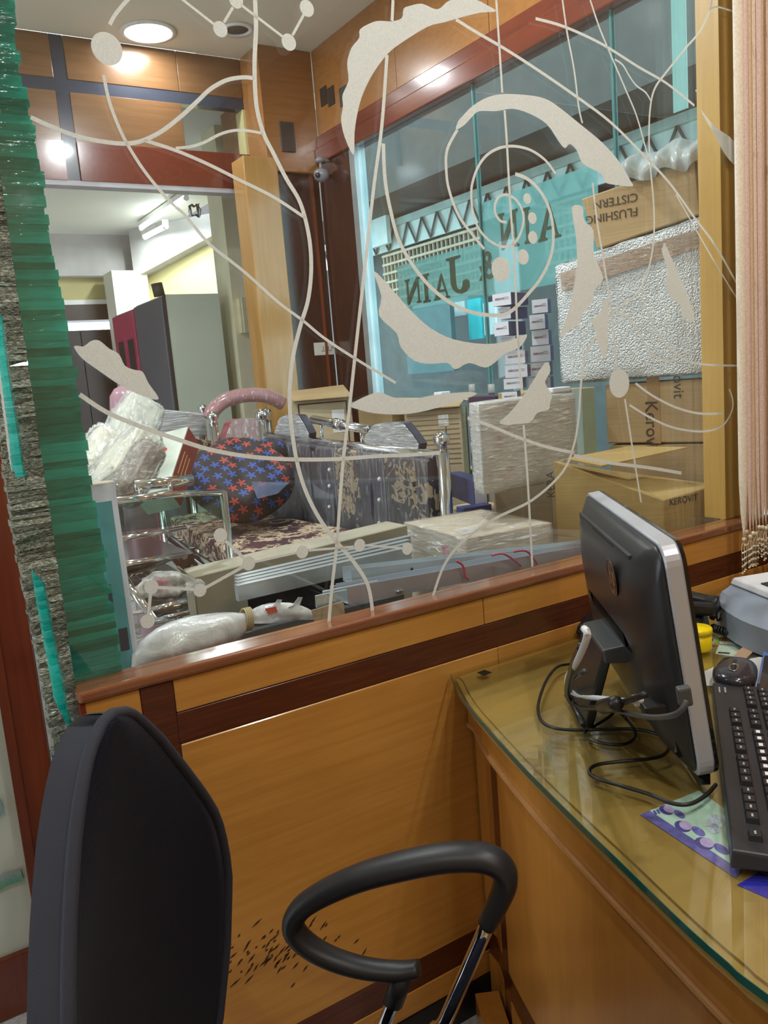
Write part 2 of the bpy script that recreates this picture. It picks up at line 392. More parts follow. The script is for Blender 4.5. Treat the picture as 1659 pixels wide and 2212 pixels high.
for li, (pts, wd) in enumerate(LINES):
    fy = FY-.00002*li
    P3 = smooth_pts([onY(x, y, fy) for x, y in pts], 5) if len(pts) > 2 else [onY(x, y, fy) for x, y in pts]
    mid = pts[len(pts)//2]
    sc_ = (onY(mid[0], mid[1]+10, FY)-onY(mid[0], mid[1]-10, FY)).length/20
    ribbon('frosted_line', P3, wd*sc_*1.0, (0, -1, 0), .000012, FROST, pane)
LEAVES = [
 [(764,335),(745,297),(737,260),(741,229),(740,205),(753,174),(750,137),(759,104),(776,82),(778,63),(805,48),(822,45),(846,46),(868,39),(872,19),(884,13),(911,8),(938,19),(952,17),(971,1),(1010,-4),(1035,2),(1050,10),(1072,24),(1040,27),(1005,35),(960,48),(923,58),(865,94),(836,118),(807,157),(786,198),(774,236),(766,285)],
 [(985,280),(990,262),(1000,250),(1022,228),(1054,210),(1090,203),(1145,206),(1177,213),(1203,228),(1253,268),(1300,307),(1336,347),(1362,390),(1366,402),(1335,400),(1307,394),(1300,376),(1260,354),(1246,325),(1231,311),(1220,320),(1206,304),(1181,268),(1145,246),(1108,235),(1072,240),(1036,240),(1022,250),(1003,270)],
 [(807,585),(824,640),(819,682),(857,720),(866,750),(895,779),(929,786),(967,784),(984,798),(1013,784),(1047,794),(1068,784),(1089,765),(1123,750),(1138,722),(1098,737),(1047,743),(980,733),(929,708),(887,670),(845,623)],
 [(1237,445),(1258,447),(1262,476),(1282,498),(1283,548),(1303,601),(1285,625),(1279,654),(1261,673),(1253,699),(1234,710),(1209,728),(1229,670),(1245,585),(1245,519),(1237,469)],
 [(1433,530),(1437,527),(1457,572),(1478,620),(1502,690),(1484,689),(1473,678),(1468,657),(1449,644),(1438,614),(1442,580),(1430,545)],
 [(1303,650),(1314,650),(1314,691),(1312,750),(1307,773),(1300,766),(1290,734),(1285,710),(1277,694),(1279,689),(1298,675)],
 [(1178,783),(1189,801),(1178,822),(1181,835),(1192,853),(1188,871),(1185,885),(1161,892),(1149,909),(1132,915),(1115,916),(1094,918),(1079,912),(1101,892),(1137,846)],
 [(756,876),(781,860),(819,847),(845,857),(887,864),(929,855),(1005,847),(1030,851),(988,868),(921,887),(870,895),(811,893),(769,883)],
 [(160,750),(168,747),(181,748),(198,736),(215,736),(236,753),(257,765),(270,790),(291,799),(308,803),(321,828),(342,858),(333,863),(295,850),(253,828),(211,799),(177,774)],
 [(1513,236),(1543,272),(1587,307),(1590,356),(1566,333),(1546,295),(1529,266)]]
for lf in LEAVES:
    P3 = smooth_pts([onY(x, y, FY-.0012) for x, y in lf], 3, True)
    prism('frosted_leaf', P3, (0, .0001, 0), FROST, pane)
for x, y, r in ((231,105,36),(476,63,18),(510,1,18),(624,91,19),(663,18,19),(476,1156,15),(537,1217,15),(432,1275,14),(327,1268,15),(319,1342,15),(653,1192,14),(777,1178,13.5),(880,1185,13),(1139,429,12),(1150,471,13),(1151,513,14),(1130,555,17),(1082,582,27),(1338,828,31)):
    c = onY(x, y, FY-.0014); rr = abs(onY(x, y+r, FY).z-c.z)
    prism('frosted_disc', [c+Vector((rr*math.cos(2*PI*k/28), 0, rr*math.sin(2*PI*k/28))) for k in range(28)], (0, .0001, 0), FROST, pane)
# ---- the light wood post behind the right end of the pane
POSTX = onY(1557, 600, D+.05).x
po = box('trim_1', (POSTX, GP+.012, LZ+.001), (1.985, D+.11, 2.915), wood('post_veneer', (.52, .30, .06), (.60, .36, .085), 'z', .35, .2)); st(po)
# ------------------------------------------------------------------ shop: street wall on the right
SX = 2.114; BY = 3.95; PY = 3.752; CZ = 2.92
wr = thing('wall_right', (SX, 2.6, 0), 'street side wall with glossy wood band, mahogany rail and glass below', None, None, 'structure')
RZ0 = 2.40; RZ1 = 2.53
box('dado', (SX, D+.1, 0), (SX+.1, PY, .95), CREAM, wr)
cuts = [onX(1022, 300, SX).y, onX(1318, 150, SX).y, onX(778, 600, SX).y]
ys = [PY, 3.05, 2.45, 1.9, D+.1]
for a, b in zip(ys[:-1], ys[1:]):
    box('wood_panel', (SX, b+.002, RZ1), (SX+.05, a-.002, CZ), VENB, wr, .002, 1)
box('rail', (SX-.025, D+.1, RZ0), (SX+.06, PY, RZ0+.075), MAHOX, wr, .006, 2)
box('rail_cap', (SX-.012, D+.1, RZ0+.075), (SX+.06, PY, RZ1), MAHOX, wr, .004, 2)
box('dark_panel', (SX-.01, cuts[2], .95), (SX+.06, PY, RZ0), DARKW, wr)
STEEL = mat('brushed_frame', (.42, .47, .48), .35, .6)
box('frame_post', (SX-.01, cuts[2]-.05, .95), (SX+.05, cuts[2]-.005, RZ0), STEEL, wr)
SGL = thin_glass('street_glass', (.74, .90, .90), 1.3)
GE = mat('glass_joint', (.06, .20, .19), .2)
gy = [cuts[2]-.06, cuts[0], cuts[1], D+.1]
for a, b in zip(gy[:-1], gy[1:]):
    g = box('glass_pane', (SX+.01, b+.003, .95), (SX+.02, a-.003, RZ0), SGL, wr)
for y in cuts[:2]:
    box('glass_joint', (SX+.006, y-.003, .95), (SX+.024, y+.003, RZ0), GE, wr)
# teal film bands with the shop name reading from the street
def filmteal():
    m, n, l, b = nt('teal_film'); out = n['Material Output']
    f = noise(n, l, coords(n, l), 3, 3)
    c = ramp(n, l, f, [(.3, (.40, .66, .64)), (.7, (.50, .76, .73))])
    d = n.new('ShaderNodeBsdfTranslucent'); l.new(c, d.inputs[0])
    d2 = n.new('ShaderNodeBsdfDiffuse'); l.new(c, d2.inputs[0])
    a = n.new('ShaderNodeMixShader'); a.inputs[0].default_value = .35; l.new(d.outputs[0], a.inputs[1]); l.new(d2.outputs[0], a.inputs[2])
    t = n.new('ShaderNodeBsdfTransparent'); mx = n.new('ShaderNodeMixShader'); mx.inputs[0].default_value = .6
    l.new(t.outputs[0], mx.inputs[1]); l.new(a.outputs[0], mx.inputs[2]); l.new(mx.outputs[0], out.inputs[0]); n.remove(b); return m
TEAL = filmteal()
FX = SX+.0215
def zx(px, py): return onX(px, py, FX).z
y0 = onX(856, 569, FX).y; y1 = cuts[0]-.004; y2 = onX(1245, 480, FX).y-.1
box('teal_film', (FX, y1+.008, zx(1000, 650)), (FX+.001, y0, zx(1000, 535)), TEAL, wr)
box('teal_film', (FX, y2, zx(1100, 632)), (FX+.001, y1-.004, zx(1100, 418)), TEAL, wr)
# serif capitals built from strokes; the word runs towards the camera when seen from inside (mirrored)
LET = mat('letter_film', (.07, .075, .045), .6)
def glyph(ch):
    if ch == 'I': return [[(.12,0),(.5,0),(.5,.08),(.4,.1),(.4,.9),(.5,.92),(.5,1),(.12,1),(.12,.92),(.22,.9),(.22,.1),(.12,.08)]]
    if ch == 'N': return [[(0,0),(.3,0),(.3,.06),(.2,.1),(.2,.72),(.78,0),(.9,0),(.9,.9),(1,.94),(1,1),(.68,1),(.68,.94),(.78,.9),(.78,.36),(.24,1),(0,1),(0,.94),(.1,.9),(.1,.1),(0,.06)]]
    if ch == 'A': return [[(0,0),(.3,0),(.3,.07),(.22,.1),(.28,.28),(.66,.28),(.72,.1),(.62,.07),(.62,0),(1.05,0),(1.05,.07),(.97,.1),(.6,1),(.44,1),(.11,.1),(0,.07)], 'hole', [(.32,.38),(.47,.78),(.62,.38)]]
    if ch == 'J': return [[(.3,1),(.85,1),(.85,.93),(.72,.9),(.72,.22),(.66,.06),(.52,-.06),(.34,-.12),(.14,-.08),(.02,.04),(.02,.2),(.12,.28),(.26,.24),(.28,.1),(.36,.0),(.48,.06),(.52,.22),(.52,.9),(.3,.93)]]
def letters():
    z = lambda px, py: onX(px, py, FX-.002).z
    spans = [('N',879,912,655,.0),('I',918,936,652,0),('A',941,972,648,0)]
    hz = None
    def put(ch, pxa, pxb, pyb, pyt):
        """pxa..pxb: far and near edge in the picture; letter mirrored so it reads from the street"""
        A = onX(pxa, pyb, FX-.002); B = onX(pxb, pyb-8, FX-.002)
        zb = A.z; zt = onX((pxa+pxb)/2, pyt, FX-.002).z
        g = glyph(ch); w_ = A.y-B.y
        mx_ = max(p[0] for p in g[0])
        def pt(p): return Vector((FX-.003, B.y+w_*(p[0]/mx_), zb+(zt-zb)*p[1]))
        if 'hole' in g:
            a = g[0]; t = g[2]
            prism('letter', [pt(p) for p in a[:4]+[(.28,.28)]+[(.66,.28)]+a[6:12]+[(.52,1)]+[(.47,.78),(.62,.38),(.32,.38),(.47,.78),(.47,1),(.44,1)]+a[14:]], (.002, 0, 0), LET, wr)
        else: prism('letter', [pt(p) for p in g[0]], (.002, 0, 0), LET, wr)
    put('N', 878, 911, 660, 600); put('I', 915, 935, 655, 590); put('A', 938, 972, 650, 590); put('J', 968, 1016, 632, 551)
    put('N', 1080, 1122, 542, 455); put('I', 1134, 1152, 528, 446); put('A', 1163, 1212, 524, 440)
    o = onX(1064, 588, FX-.003); 
    text('letter', '&', .15, LET, Vector((FX-.003, onX(1030, 580, FX).y-.0, o.z-.02)), (0, -1, 0), (0, 0, 1), wr, .001, 'LEFT', .002, -1).location.y -= .11
letters()
# ---- back pier, bulkhead and column
wb = thing('wall_back', (1.2, BY, 0), 'back wall with glossy wood bulkhead, dark bands and a pier in the corner', None, None, 'structure')
yb = lambda px, py: onY(px, py, BY)
bz0 = yb(300, 398).z; bz1 = yb(300, 318).z; sz0 = yb(300, 214).z; sz1 = yb(300, 188).z
vx0 = yb(121, 200).x; vx1 = yb(150, 200).x; ox0 = yb(395, 260).x; ox1 = yb(525, 260).x
BLUEB = mat('slate_inlay', (.045, .05, .07), .25, coat=.4)
for a, b in ((-2.2, vx0), (vx1, ox0), (ox0, 1.83)):
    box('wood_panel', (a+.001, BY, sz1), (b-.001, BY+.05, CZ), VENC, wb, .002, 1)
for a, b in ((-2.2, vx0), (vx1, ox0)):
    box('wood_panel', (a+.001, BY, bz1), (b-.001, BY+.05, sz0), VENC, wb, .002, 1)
    box('dark_inlay', (a, BY+.003, sz0), (b, BY+.05, sz1), BLUEB, wb)
box('dark_inlay', (vx0, BY+.003, bz0), (vx1, BY+.05, CZ), BLUEB, wb)
box('dark_inlay', (ox0, BY+.003, sz0), (1.83, BY+.05, sz1), BLUEB, wb)
box('beam', (-2.2, BY-.012, bz0), (vx0-.001, BY+.06, bz1), MAHOX, wb); box('beam', (vx1+.001, BY-.012, bz0), (1.83, BY+.06, bz1), MAHOX, wb)
box('soffit', (-2.2, BY-.01, bz0-.022), (1.83, BY+.06, bz0-.001), mat('soffit_grey', (.42, .40, .42), .5), wb)
box('window_jamb', (ox1, BY-.005, bz1), (1.83, BY+.08, sz0), YELW, wb)
PX1 = onY(600, 400, PY).x
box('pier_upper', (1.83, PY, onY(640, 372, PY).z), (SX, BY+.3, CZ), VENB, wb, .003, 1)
box('pier_dark', (PX1, PY+.03, 0), (SX, BY+.3, onY(640, 374, PY).z), DARKW, wb)
mx_ = onY(690, 600, PY+.03).x
box('door_edge', (mx_-.006, PY+.018, 0), (mx_+.006, PY+.031, 2.38), MAHO, wb)
cl = box('trim_2', (onY(527, 400, PY).x, PY-.02, 0), (PX1-.002, PY+.12, bz0+.1), wood('column_veneer', (.42, .215, .055), (.52, .29, .10), 'z', .22, .5), None, .004, 2); st(cl)
box('switch_plate', (onY(603, 270, PY).x, PY-.012, onY(620, 328, PY).z), (onY(632, 270, PY).x, PY-.0005, onY(620, 265, PY).z), mat('dark_plate', (.05, .04, .035), .3), wb)
# small dark vents in the wood band by the corner
for a in (700, 716, 742):
    p = onX(a, 208, SX); box('vent_slot', (SX-.004, p.y-.03, p.z-.04), (SX-.0005, p.y+.03, p.z+.04), mat('slot_black', (.02, .015, .012), .6), wr)
# white notice on the dark door, lettering seen from its back
na, nb = onY(680, 768, PY+.028), onY(727, 738, PY+.028)
box('notice', (na.x, PY+.0275, na.z), (nb.x, PY+.0295, nb.z), mat('notice_white', (.62, .60, .55), .5), wb)
text('notice_lettering', 'PULL', (nb.z-na.z)*.62, mat('notice_ink', (.12, .11, .10), .6), (nb.x-.008, PY+.0272, na.z+(nb.z-na.z)*.28), (-1, 0, 0), (0, 0, 1), wb, .0003)
# pale upright strip behind the street glass beside the post
b0, b1 = onX(1457, 245, SX+.04), onX(1488, 235, SX+.04)
box('pale_strip', (SX+.035, min(b0.y, b1.y), b0.z), (SX+.038, max(b0.y, b1.y), RZ0), mat('strip_white', (.72, .76, .72), .5), wr)
# small security camera at the corner of the dark door
sc0 = onX(694, 372, SX-.06)
scm = thing('security_camera', (SX, sc0.y, sc0.z), 'small grey dome camera on a bracket in the corner above the dark door', 'camera')
GCM = mat('camera_grey', (.22, .22, .25), .3, coat=.4)
lathe('mount', (sc0.x, sc0.y, sc0.z+.045), [(.001, 0), (.022, 0), (.024, .012), (.014, .024), (.001, .026)], GCM, scm, 16)
tube('arm', [(sc0.x, sc0.y, sc0.z+.05), (sc0.x, sc0.y, sc0.z+.01)], .008, GCM, scm, 8)
tube('wall_arm', [(sc0.x, sc0.y, sc0.z+.055), (SX-.002, sc0.y, sc0.z+.055)], .008, GCM, scm, 8)
lathe('dome', (sc0.x, sc0.y, sc0.z-.045), [(.001, 0), (.020, .004), (.034, .016), (.038, .032), (.034, .050), (.020, .058), (.001, .060)], GCM, scm, 18)
lathe('lens', (sc0.x-.03, sc0.y-.02, sc0.z-.02), [(.001, 0), (.012, 0), (.012, .008), (.001, .010)], BLACKP, scm, 14, (-.8, -.6, -.1))
# ---- back room beyond the opening
RC = 2.75; FYW = onZ(190, 512, RC).y
f = lambda px, py: onY(px, py, FYW)
st(box('ceiling_back', (-2.2, BY+.06, RC), (2.5, FYW+.3, RC+.08), mat('back_ceiling', (.70, .70, .64), .8, var=.05, scale=1.5)))
wf = thing('wall_far', (.8, FYW, 0), 'far plastered wall with dark shutters under a bright slit', None, None, 'structure')
za, zb_, zc, zd, ze, zg = f(190, 600).z, f(190, 648).z, f(190, 658).z, f(190, 692).z, f(190, 713).z, 0
box('beam', (-2.2, FYW-.12, za), (2.5, FYW+.2, RC), GREYW, wf)
box('plaster', (-2.2, FYW, zb_), (2.5, FYW+.2, za), YELW, wf)
box('white_strip', (-2.2, FYW-.02, zc), (2.5, FYW+.2, zb_), WHITE, wf)
DSH = mat('shutter_dark', (.018, .018, .022), .35)
box('lintel', (-2.2, FYW-.02, zd), (2.5, FYW+.2, zc), mat('lintel_brown', (.05, .035, .03), .4), wf)
sx = [f(150, 900).x, f(200, 900).x, f(255, 900).x, f(300, 900).x, 2.5]
box('shutter', (-2.2, FYW+.01, 0), (sx[0]-.01, FYW+.15, RC-.3), DSH, wf)
for a, b in zip(sx[:-1], sx[1:]): box('shutter', (a, FYW+.01, 0), (b-.008, FYW+.06, ze), DSH, wf); box('shutter_seam', (b-.009, FYW+.03, 0), (b+.001, FYW+.05, ze), mat('seam_black', (.006, .006, .007), .6), wf)
box('shutter_post', (sx[0]-.06, FYW-.03, 0), (sx[0]+.03, FYW+.16, ze), mat('post_brown', (.13, .05, .03), .35), wf)
XW = 2.35
wr2 = thing('wall_back_right', (XW, 5.2, 0), 'yellow side wall under a deep plastered beam in the back room', None, None, 'structure')
w1, w2_ = onZ(277, 496, RC), onZ(524, 446, RC); w1b, w2b = onY(300, 600, w1.y), onY(520, 472, w2_.y)
wd_ = Vector((w2_.x-w1.x, w2_.y-w1.y, 0)).normalized(); wn_ = Vector((wd_.y, -wd_.x, 0)); wn_ = wn_ if wn_.x > 0 else -wn_
e1 = w1-wd_*.0; e2 = w2_+wd_*.12; sl_ = (w2b.z-w1b.z)/((w2_-w1).length); z1_ = w1b.z; z2_ = w2b.z+sl_*.12
z2_ = min(z2_, RC-.05)
F3 = lambda p, z_: Vector((p.x, p.y, z_))
hexa('beam', [F3(e1, z1_), F3(e2, z2_), F3(e2+wn_*.3, z2_), F3(e1+wn_*.3, z1_)], [F3(e1, RC-.001), F3(e2, RC-.001), F3(e2+wn_*.3, RC-.001), F3(e1+wn_*.3, RC-.001)], GREYW, wr2)
g1, g2 = e1+wn_*.12, e2+wn_*.12
hexa('plaster', [F3(g1, 0), F3(g2, 0), F3(g2+wn_*.1, 0), F3(g1+wn_*.1, 0)], [F3(g1, z1_), F3(g2, z2_), F3(g2+wn_*.1, z2_), F3(g1+wn_*.1, z1_)], YELW, wr2)
box('pillar', (onY(246, 640, FYW-.4).x, FYW-.42, 0), (onY(322, 640, FYW-.4).x, FYW-.15, za), CREAM, wr2)
# cream pilaster with the switch board beside the column
pc = thing('wall_pilaster', (1.9, 4.5, 0), 'cream painted pilaster beside the wooden column', None, None, 'structure')
q0 = onY(497, 600, 4.4).x; q1 = onY(548, 600, 4.4).x
box('plaster', (q0, 4.4, 0), (q1+.15, 4.6, RC), mat('pale_cream', (.72, .68, .48), .6, var=.06), pc)
sb = thing('switch_board', (q0, 4.36, 0), 'cream wall box with three sockets on the pilaster', 'switch board')
a, b = onY(515, 643, 4.36), onY(548, 718, 4.36)
CRB = mat('cream_plastic', (.66, .60, .38), .4)
box('body', (a.x, 4.36, b.z), (b.x, 4.399, a.z), CRB, sb, .004, 2)
for k in range(3):
    zz = a.z-(k+.5)*(a.z-b.z)/3
    box('socket', (a.x+.012, 4.352, zz-.033), (b.x-.02, 4.361, zz+.033), mat('socket_cream', (.58, .54, .38), .4), sb, .003, 1)
# ---- left: tall mahogany framed door with a pale pane, behind the stacked glass
YD = onZ(34, 2197, 0).y
dr = thing('door_1', (0, YD, 0), 'mahogany framed door with a pale etched pane beyond the partition end', None, None, 'structure')
dz = lambda px, py: onY(px, py, YD)
st0, st1 = dz(30, 1700).x, dz(99, 1580).x
zr = dz(25, 2068).z
box('stile', (st0, YD, 0), (st1, YD+.05, 2.3), MAHO, dr, .004, 2)
st(box('trim_3', (st1+.003, YD+.012, 0), (st1+.05, YD+.06, 2.4), mat('jamb_white', (.88, .87, .90), .5)))
box('stile_bead', (st0-.002, YD-.006, zr), (st0+.018, YD+.002, 2.3), MAHO, dr)
box('bottom_rail', (-.9, YD, 0), (st0, YD+.05, zr), MAHO, dr, .004, 2)
box('top_rail', (-.9, YD, 2.18), (st0, YD+.05, 2.3), MAHO, dr, .004, 2)
box('pane', (-.9, YD+.015, zr), (st0, YD+.025, 2.18), mat('milk_pane', (.62, .70, .62), .25, var=.04), dr)
box('hinge_stile', (-1.0, YD, 0), (-.9, YD+.05, 2.3), MAHO, dr)
def strip_mat():
    m, n, l, b = nt('rainbow_etch')
    v = coords(n, l); s = n.new('ShaderNodeSeparateXYZ'); l.new(v, s.inputs[0])
    a0, a1 = dz(20, 1945).z, dz(20, 1885).z
    mr = n.new('ShaderNodeMapRange'); mr.inputs[1].default_value = a0; mr.inputs[2].default_value = a1; l.new(s.outputs[2], mr.inputs[0])
    l.new(ramp(n, l, mr.outputs[0], [(0, (.45, .48, .02)), (.4, (.10, .42, .15)), (.7, (.2, .42, .36)), (1, (.42, .42, .46))]), b.inputs['Base Color'])
    b.inputs['Roughness'].default_value = .3; bump(n, l, noise(n, l, v, 180, 3), b, .6, .004); return m
pp = [dz(0, 1897), dz(20, 1890), dz(46, 1884), dz(52, 1906), dz(20, 1915), dz(0, 1926)]
pl = [p-Vector((.25, 0, -.01)) for p in (pp[0], pp[5])]
prism('etched_band', [p+Vector((0, .006, 0)) for p in [pl[0]]+pp+[pl[1]]], (0, .008, 0), strip_mat(), dr)
pp = [dz(-40, 1740), dz(2, 1730), dz(8, 1757), dz(2, 1768), dz(-40, 1776)]
prism('etched_band', [p+Vector((0, .006, 0)) for p in pp], (0, .008, 0), mat('blue_etch', (.25, .42, .46), .3, bmp=.5, bs=200), dr)
# ------------------------------------------------------------------ lamps
def emit(name, c, s):
    if name in MATS: return MATS[name]
    m, n, l, b = nt(name); b.inputs['Base Color'].default_value = rgba(c)
    b.inputs['Emission Color'].default_value = rgba(c); b.inputs['Emission Strength'].default_value = s; MATS[name] = m; return m
RIM = mat('lamp_rim', (.75, .74, .70), .4)
def downlight(x, y, label, power, r=.085, col=(.93, .96, 1), spread=180):
    t = thing('downlight', (x, y, CZ), label, 'ceiling light', 'round ceiling downlights')
    lathe('rim', (x, y, CZ), [(r, -.001), (r+.022, -.001), (r+.022, -.007), (r+.004, -.010), (r, -.006)], RIM, t, ring=True)
    lathe('diffuser', (x, y, CZ), [(.001, -.001), (r, -.001), (r, -.005), (.001, -.005)], emit('led_disc', col, 14), t)
    area('downlight_glow', (x, y, CZ-.012), (x, y, 0), r*1.2, power, col, None, spread)
    return t
p = onZ(320, 68, CZ); downlight(p.x, p.y, 'round white ceiling downlight nearest the wood bulkhead', 5, .10)
q = EYE+ray(1530, 187)*((CZ-EYE.z)/ray(1530, 187).z); downlight(2*SX-q.x, q.y, 'round ceiling downlight in the shop, far left', 12)
downlight(.35, 2.35, 'added unseen ceiling downlight above the steel bed frames', 20)  # this and the next: unseen fittings added to light the shop
downlight(1.35, 2.25, 'added unseen ceiling downlight above the carton pile', 22)
downlight(.55, -.1, 'added unseen ceiling downlight in the cabin above the visitor chair', 10, col=(1, .95, .88))  # from here on, unseen fittings added to light the cabin
downlight(1.35, .35, 'added unseen ceiling downlight in the cabin above the desk', 13, col=(1, .95, .88))
downlight(-.9, .2, 'added unseen ceiling downlight in the cabin, left', 9, col=(1, .95, .88))
downlight(.5, -1.3, 'added unseen ceiling downlight in the cabin, rearmost', 9, col=(1, .95, .88))
v = onZ(512, 62, CZ)
cv = thing('ceiling_vent', (v.x, v.y, CZ), 'small round grille in the shop ceiling', 'vent')
lathe('ring', v, [(.05, -.001), (.075, -.001), (.07, -.012), (.05, -.008)], RIM, cv, ring=True)
lathe('grille', v, [(.001, -.001), (.05, -.001), (.046, -.006), (.03, -.004), (.024, -.008), (.001, -.005)], mat('grille_dark', (.10, .09, .08), .5), cv)
def tubelight(a, b, label, power):
    a, b = Vector(a), Vector(b); d = (b-a).normalized(); mid = (a+b)/2
    t = thing('tube_light', mid, label, 'tube light', 'tube lights in the back room')
    tube('tube', [a, b], .014, emit('tube_glow', (.88, .97, 1), 9), t, 12)
    s = d.cross(Vector((0, 0, 1))).normalized()
    q = [(-.02, .03), (.02, .03), (.02, .018), (-.02, .018)]
    hexa('batten', [a+s*-.022+Vector((0, 0, .016)), a+s*.022+Vector((0, 0, .016)), b+s*.022+Vector((0, 0, .016)), b+s*-.022+Vector((0, 0, .016))],
         [a+s*-.022+Vector((0, 0, .05)), a+s*.022+Vector((0, 0, .05)), b+s*.022+Vector((0, 0, .05)), b+s*-.022+Vector((0, 0, .05))], RIM, t)
    for e in (a, b): tube('end_cap', [e-d*.012, e+d*.012], .018, RIM, t, 10)
    o = area('tube_glow', mid-Vector((0, 0, .03)), mid-Vector((0, 0, 1)), (b-a).length, power, (.9, .97, 1), .03)
    o.rotation_euler[2] = math.atan2(d.y, d.x); return t
tubelight(onZ(304, 494, RC-.06), onZ(402, 428, RC-.06), 'long lit tube light on the back room ceiling, nearer one', 34)
tubelight(onZ(312, 514, RC-.18), onZ(358, 490, RC-.18), 'short lit tube light hanging behind the longer one', 5)
# coil of spare cable by the tube
cc = onZ(418, 436, RC-.03)
tube('cable_coil', [cc+Vector((.035*math.cos(k*.7)*(1+.25*math.sin(k*1.7)), .02*math.sin(k*.9), -.06+.045*math.sin(k*.7)+.02*math.sin(k*2.1))) for k in range(40)], .004, BLACKP, None, 6)
tag(bpy.data.objects['cable_coil'], 'tangle of black cable hanging by the back room tube light', 'cable')
# ------------------------------------------------------------------ stacked glass screen at the partition's left end
def stripmat(name, c, c2, rough, tr, bmp=.3, bs=90, gl=.25, clear=None):
    m, n, l, b = nt(name); out = n['Material Output']
    oi = n.new('ShaderNodeObjectInfo')
    f = noise(n, l, coords(n, l, (1, 1, 5)), bs, 3)
    ad = n.new('ShaderNodeMath'); ad.operation = 'ADD'; l.new(f, ad.inputs[0]); l.new(oi.outputs['Random'], ad.inputs[1])
    h = n.new('ShaderNodeMath'); h.operation = 'MULTIPLY'; h.inputs[1].default_value = .5; l.new(ad.outputs[0], h.inputs[0])
    cr = ramp(n, l, h.outputs[0], [(.28, c), (.72, c2)])
    l.new(cr, b.inputs['Base Color']); b.inputs['Roughness'].default_value = rough; b.inputs['Specular IOR Level'].default_value = .8
    b.inputs['Coat Weight'].default_value = gl
    bump(n, l, f, b, bmp, .006)
    t = n.new('ShaderNodeBsdfTranslucent'); l.new(cr, t.inputs[0])
    mx = n.new('ShaderNodeMixShader'); mx.inputs[0].default_value = tr; l.new(b.outputs[0], mx.inputs[1]); l.new(t.outputs[0], mx.inputs[2])
    if clear:
        tp_ = n.new('ShaderNodeBsdfTransparent'); tp_.inputs[0].default_value = rgba(clear[1]); m3 = n.new('ShaderNodeMixShader'); m3.inputs[0].default_value = clear[0]
        l.new(mx.outputs[0], m3.inputs[1]); l.new(tp_.outputs[0], m3.inputs[2]); mx = m3
    l.new(mx.outputs[0], out.inputs[0]); return m
GREEN = stripmat('green_glass', (.0, .30, .24), (.02, .60, .50), .10, .6, .35, 30, .8, (.12, (.20, .9, .75)))
AQUA = stripmat('aqua_glass', (.03, .62, .57), (.30, 1, .95), .15, .7, .4, 60, .4, (.45, (.45, 1, .96)))
def cutmat():
    m, n, l, b = nt('cut_glass'); out = n['Material Output']
    v = coords(n, l, (1, 1, 3.2), (0, .75, 0)); f = noise(n, l, v, 150, 4, .7); g = noise(n, l, coords(n, l), 420, 2)
    oi = n.new('ShaderNodeObjectInfo'); ad = n.new('ShaderNodeMath'); ad.operation = 'MULTIPLY_ADD'; l.new(oi.outputs['Random'], ad.inputs[0]); ad.inputs[1].default_value = .16; l.new(f, ad.inputs[2])
    l.new(ramp(n, l, ad.outputs[0], [(.40, (.03, .045, .035)), (.55, (.17, .22, .18)), (.66, (.34, .42, .36)), (.76, (.80, .92, .85))]), b.inputs['Base Color'])  # near-white stops put the glitter of the cut edges into the colour
    b.inputs['Roughness'].default_value = .12; b.inputs['Specular IOR Level'].default_value = .9; b.inputs['Coat Weight'].default_value = .8
    bump(n, l, g, b, 1.0, .005)
    t = n.new('ShaderNodeBsdfTransparent'); t.inputs[0].default_value = (.6, .95, .85, 1); mx = n.new('ShaderNodeMixShader'); mx.inputs[0].default_value = .12
    l.new(b.outputs[0], mx.inputs[1]); l.new(t.outputs[0], mx.inputs[2]); l.new(mx.outputs[0], out.inputs[0]); return m
ROUGH = cutmat()
sgs = thing('stacked_glass_screen', (.2, GP+.06, LZ), 'tall screen of stacked green glass strips with ragged grey cut edges, left of the pane', 'glass screen')
def poly_xz(pts, Y):
    q = sorted([(onY(x, y, Y).z, onY(x, y, Y).x) for x, y in pts])
    def fx(z):
        if z <= q[0][0]: return q[0][1]
        for (z0, x0), (z1, x1) in zip(q[:-1], q[1:]):
            if z <= z1: return x0+(x1-x0)*(z-z0)/(z1-z0+1e-9)
        return q[-1][1]
    return fx
gr = poly_xz([(25,0),(33,80),(48,190),(58,220),(70,270),(85,360),(95,440),(107,500),(118,570),(125,600),(135,670),(150,750),(162,800),(172,880),(185,960),(195,1040),(203,1090),(215,1150),(222,1190),(228,1260),(245,1330),(255,1390),(264,1440)], GP+.014)
z = LZ+.0005; k = 0
while z < 2.9:
    h = R.choice((.010, .012, .015, .017)); z1 = min(z+h, 2.912)
    xr = gr(z+h/2)+R.uniform(-.002, .004)+(.006 if R.random() < .12 else 0)
    y1 = GP+.05+R.uniform(-.008, .008)
    o = hexa('green_strip', [(PX0+.002, GP+.0115, z), (xr, GP+.0115+R.uniform(0, .002), z), (xr-R.uniform(0, .004), y1, z), (PX0+.002, y1, z)],
         [(PX0+.002, GP+.0115, z1-.0006), (xr, GP+.0115+R.uniform(0, .002), z1-.0006), (xr-R.uniform(0, .004), y1, z1-.0006), (PX0+.002, y1, z1-.0006)], GREEN, sgs)
    z = z1
BPL = GP+.005
outer = poly_xz([(-150,300),(-60,600),(-20,800),(0,950),(8,1030),(25,1150),(50,1270),(80,1420),(100,1540),(120,1680),(140,1790),(175,2000),(205,2180)], BPL)
h1l = poly_xz([(-60,560),(-40,690),(-5,830),(8,930),(18,1005),(25,1020),(55,1038)], BPL); h1r = poly_xz([(-60,560),(5,690),(12,760),(22,830),(37,920),(48,1000),(55,1038)], BPL)
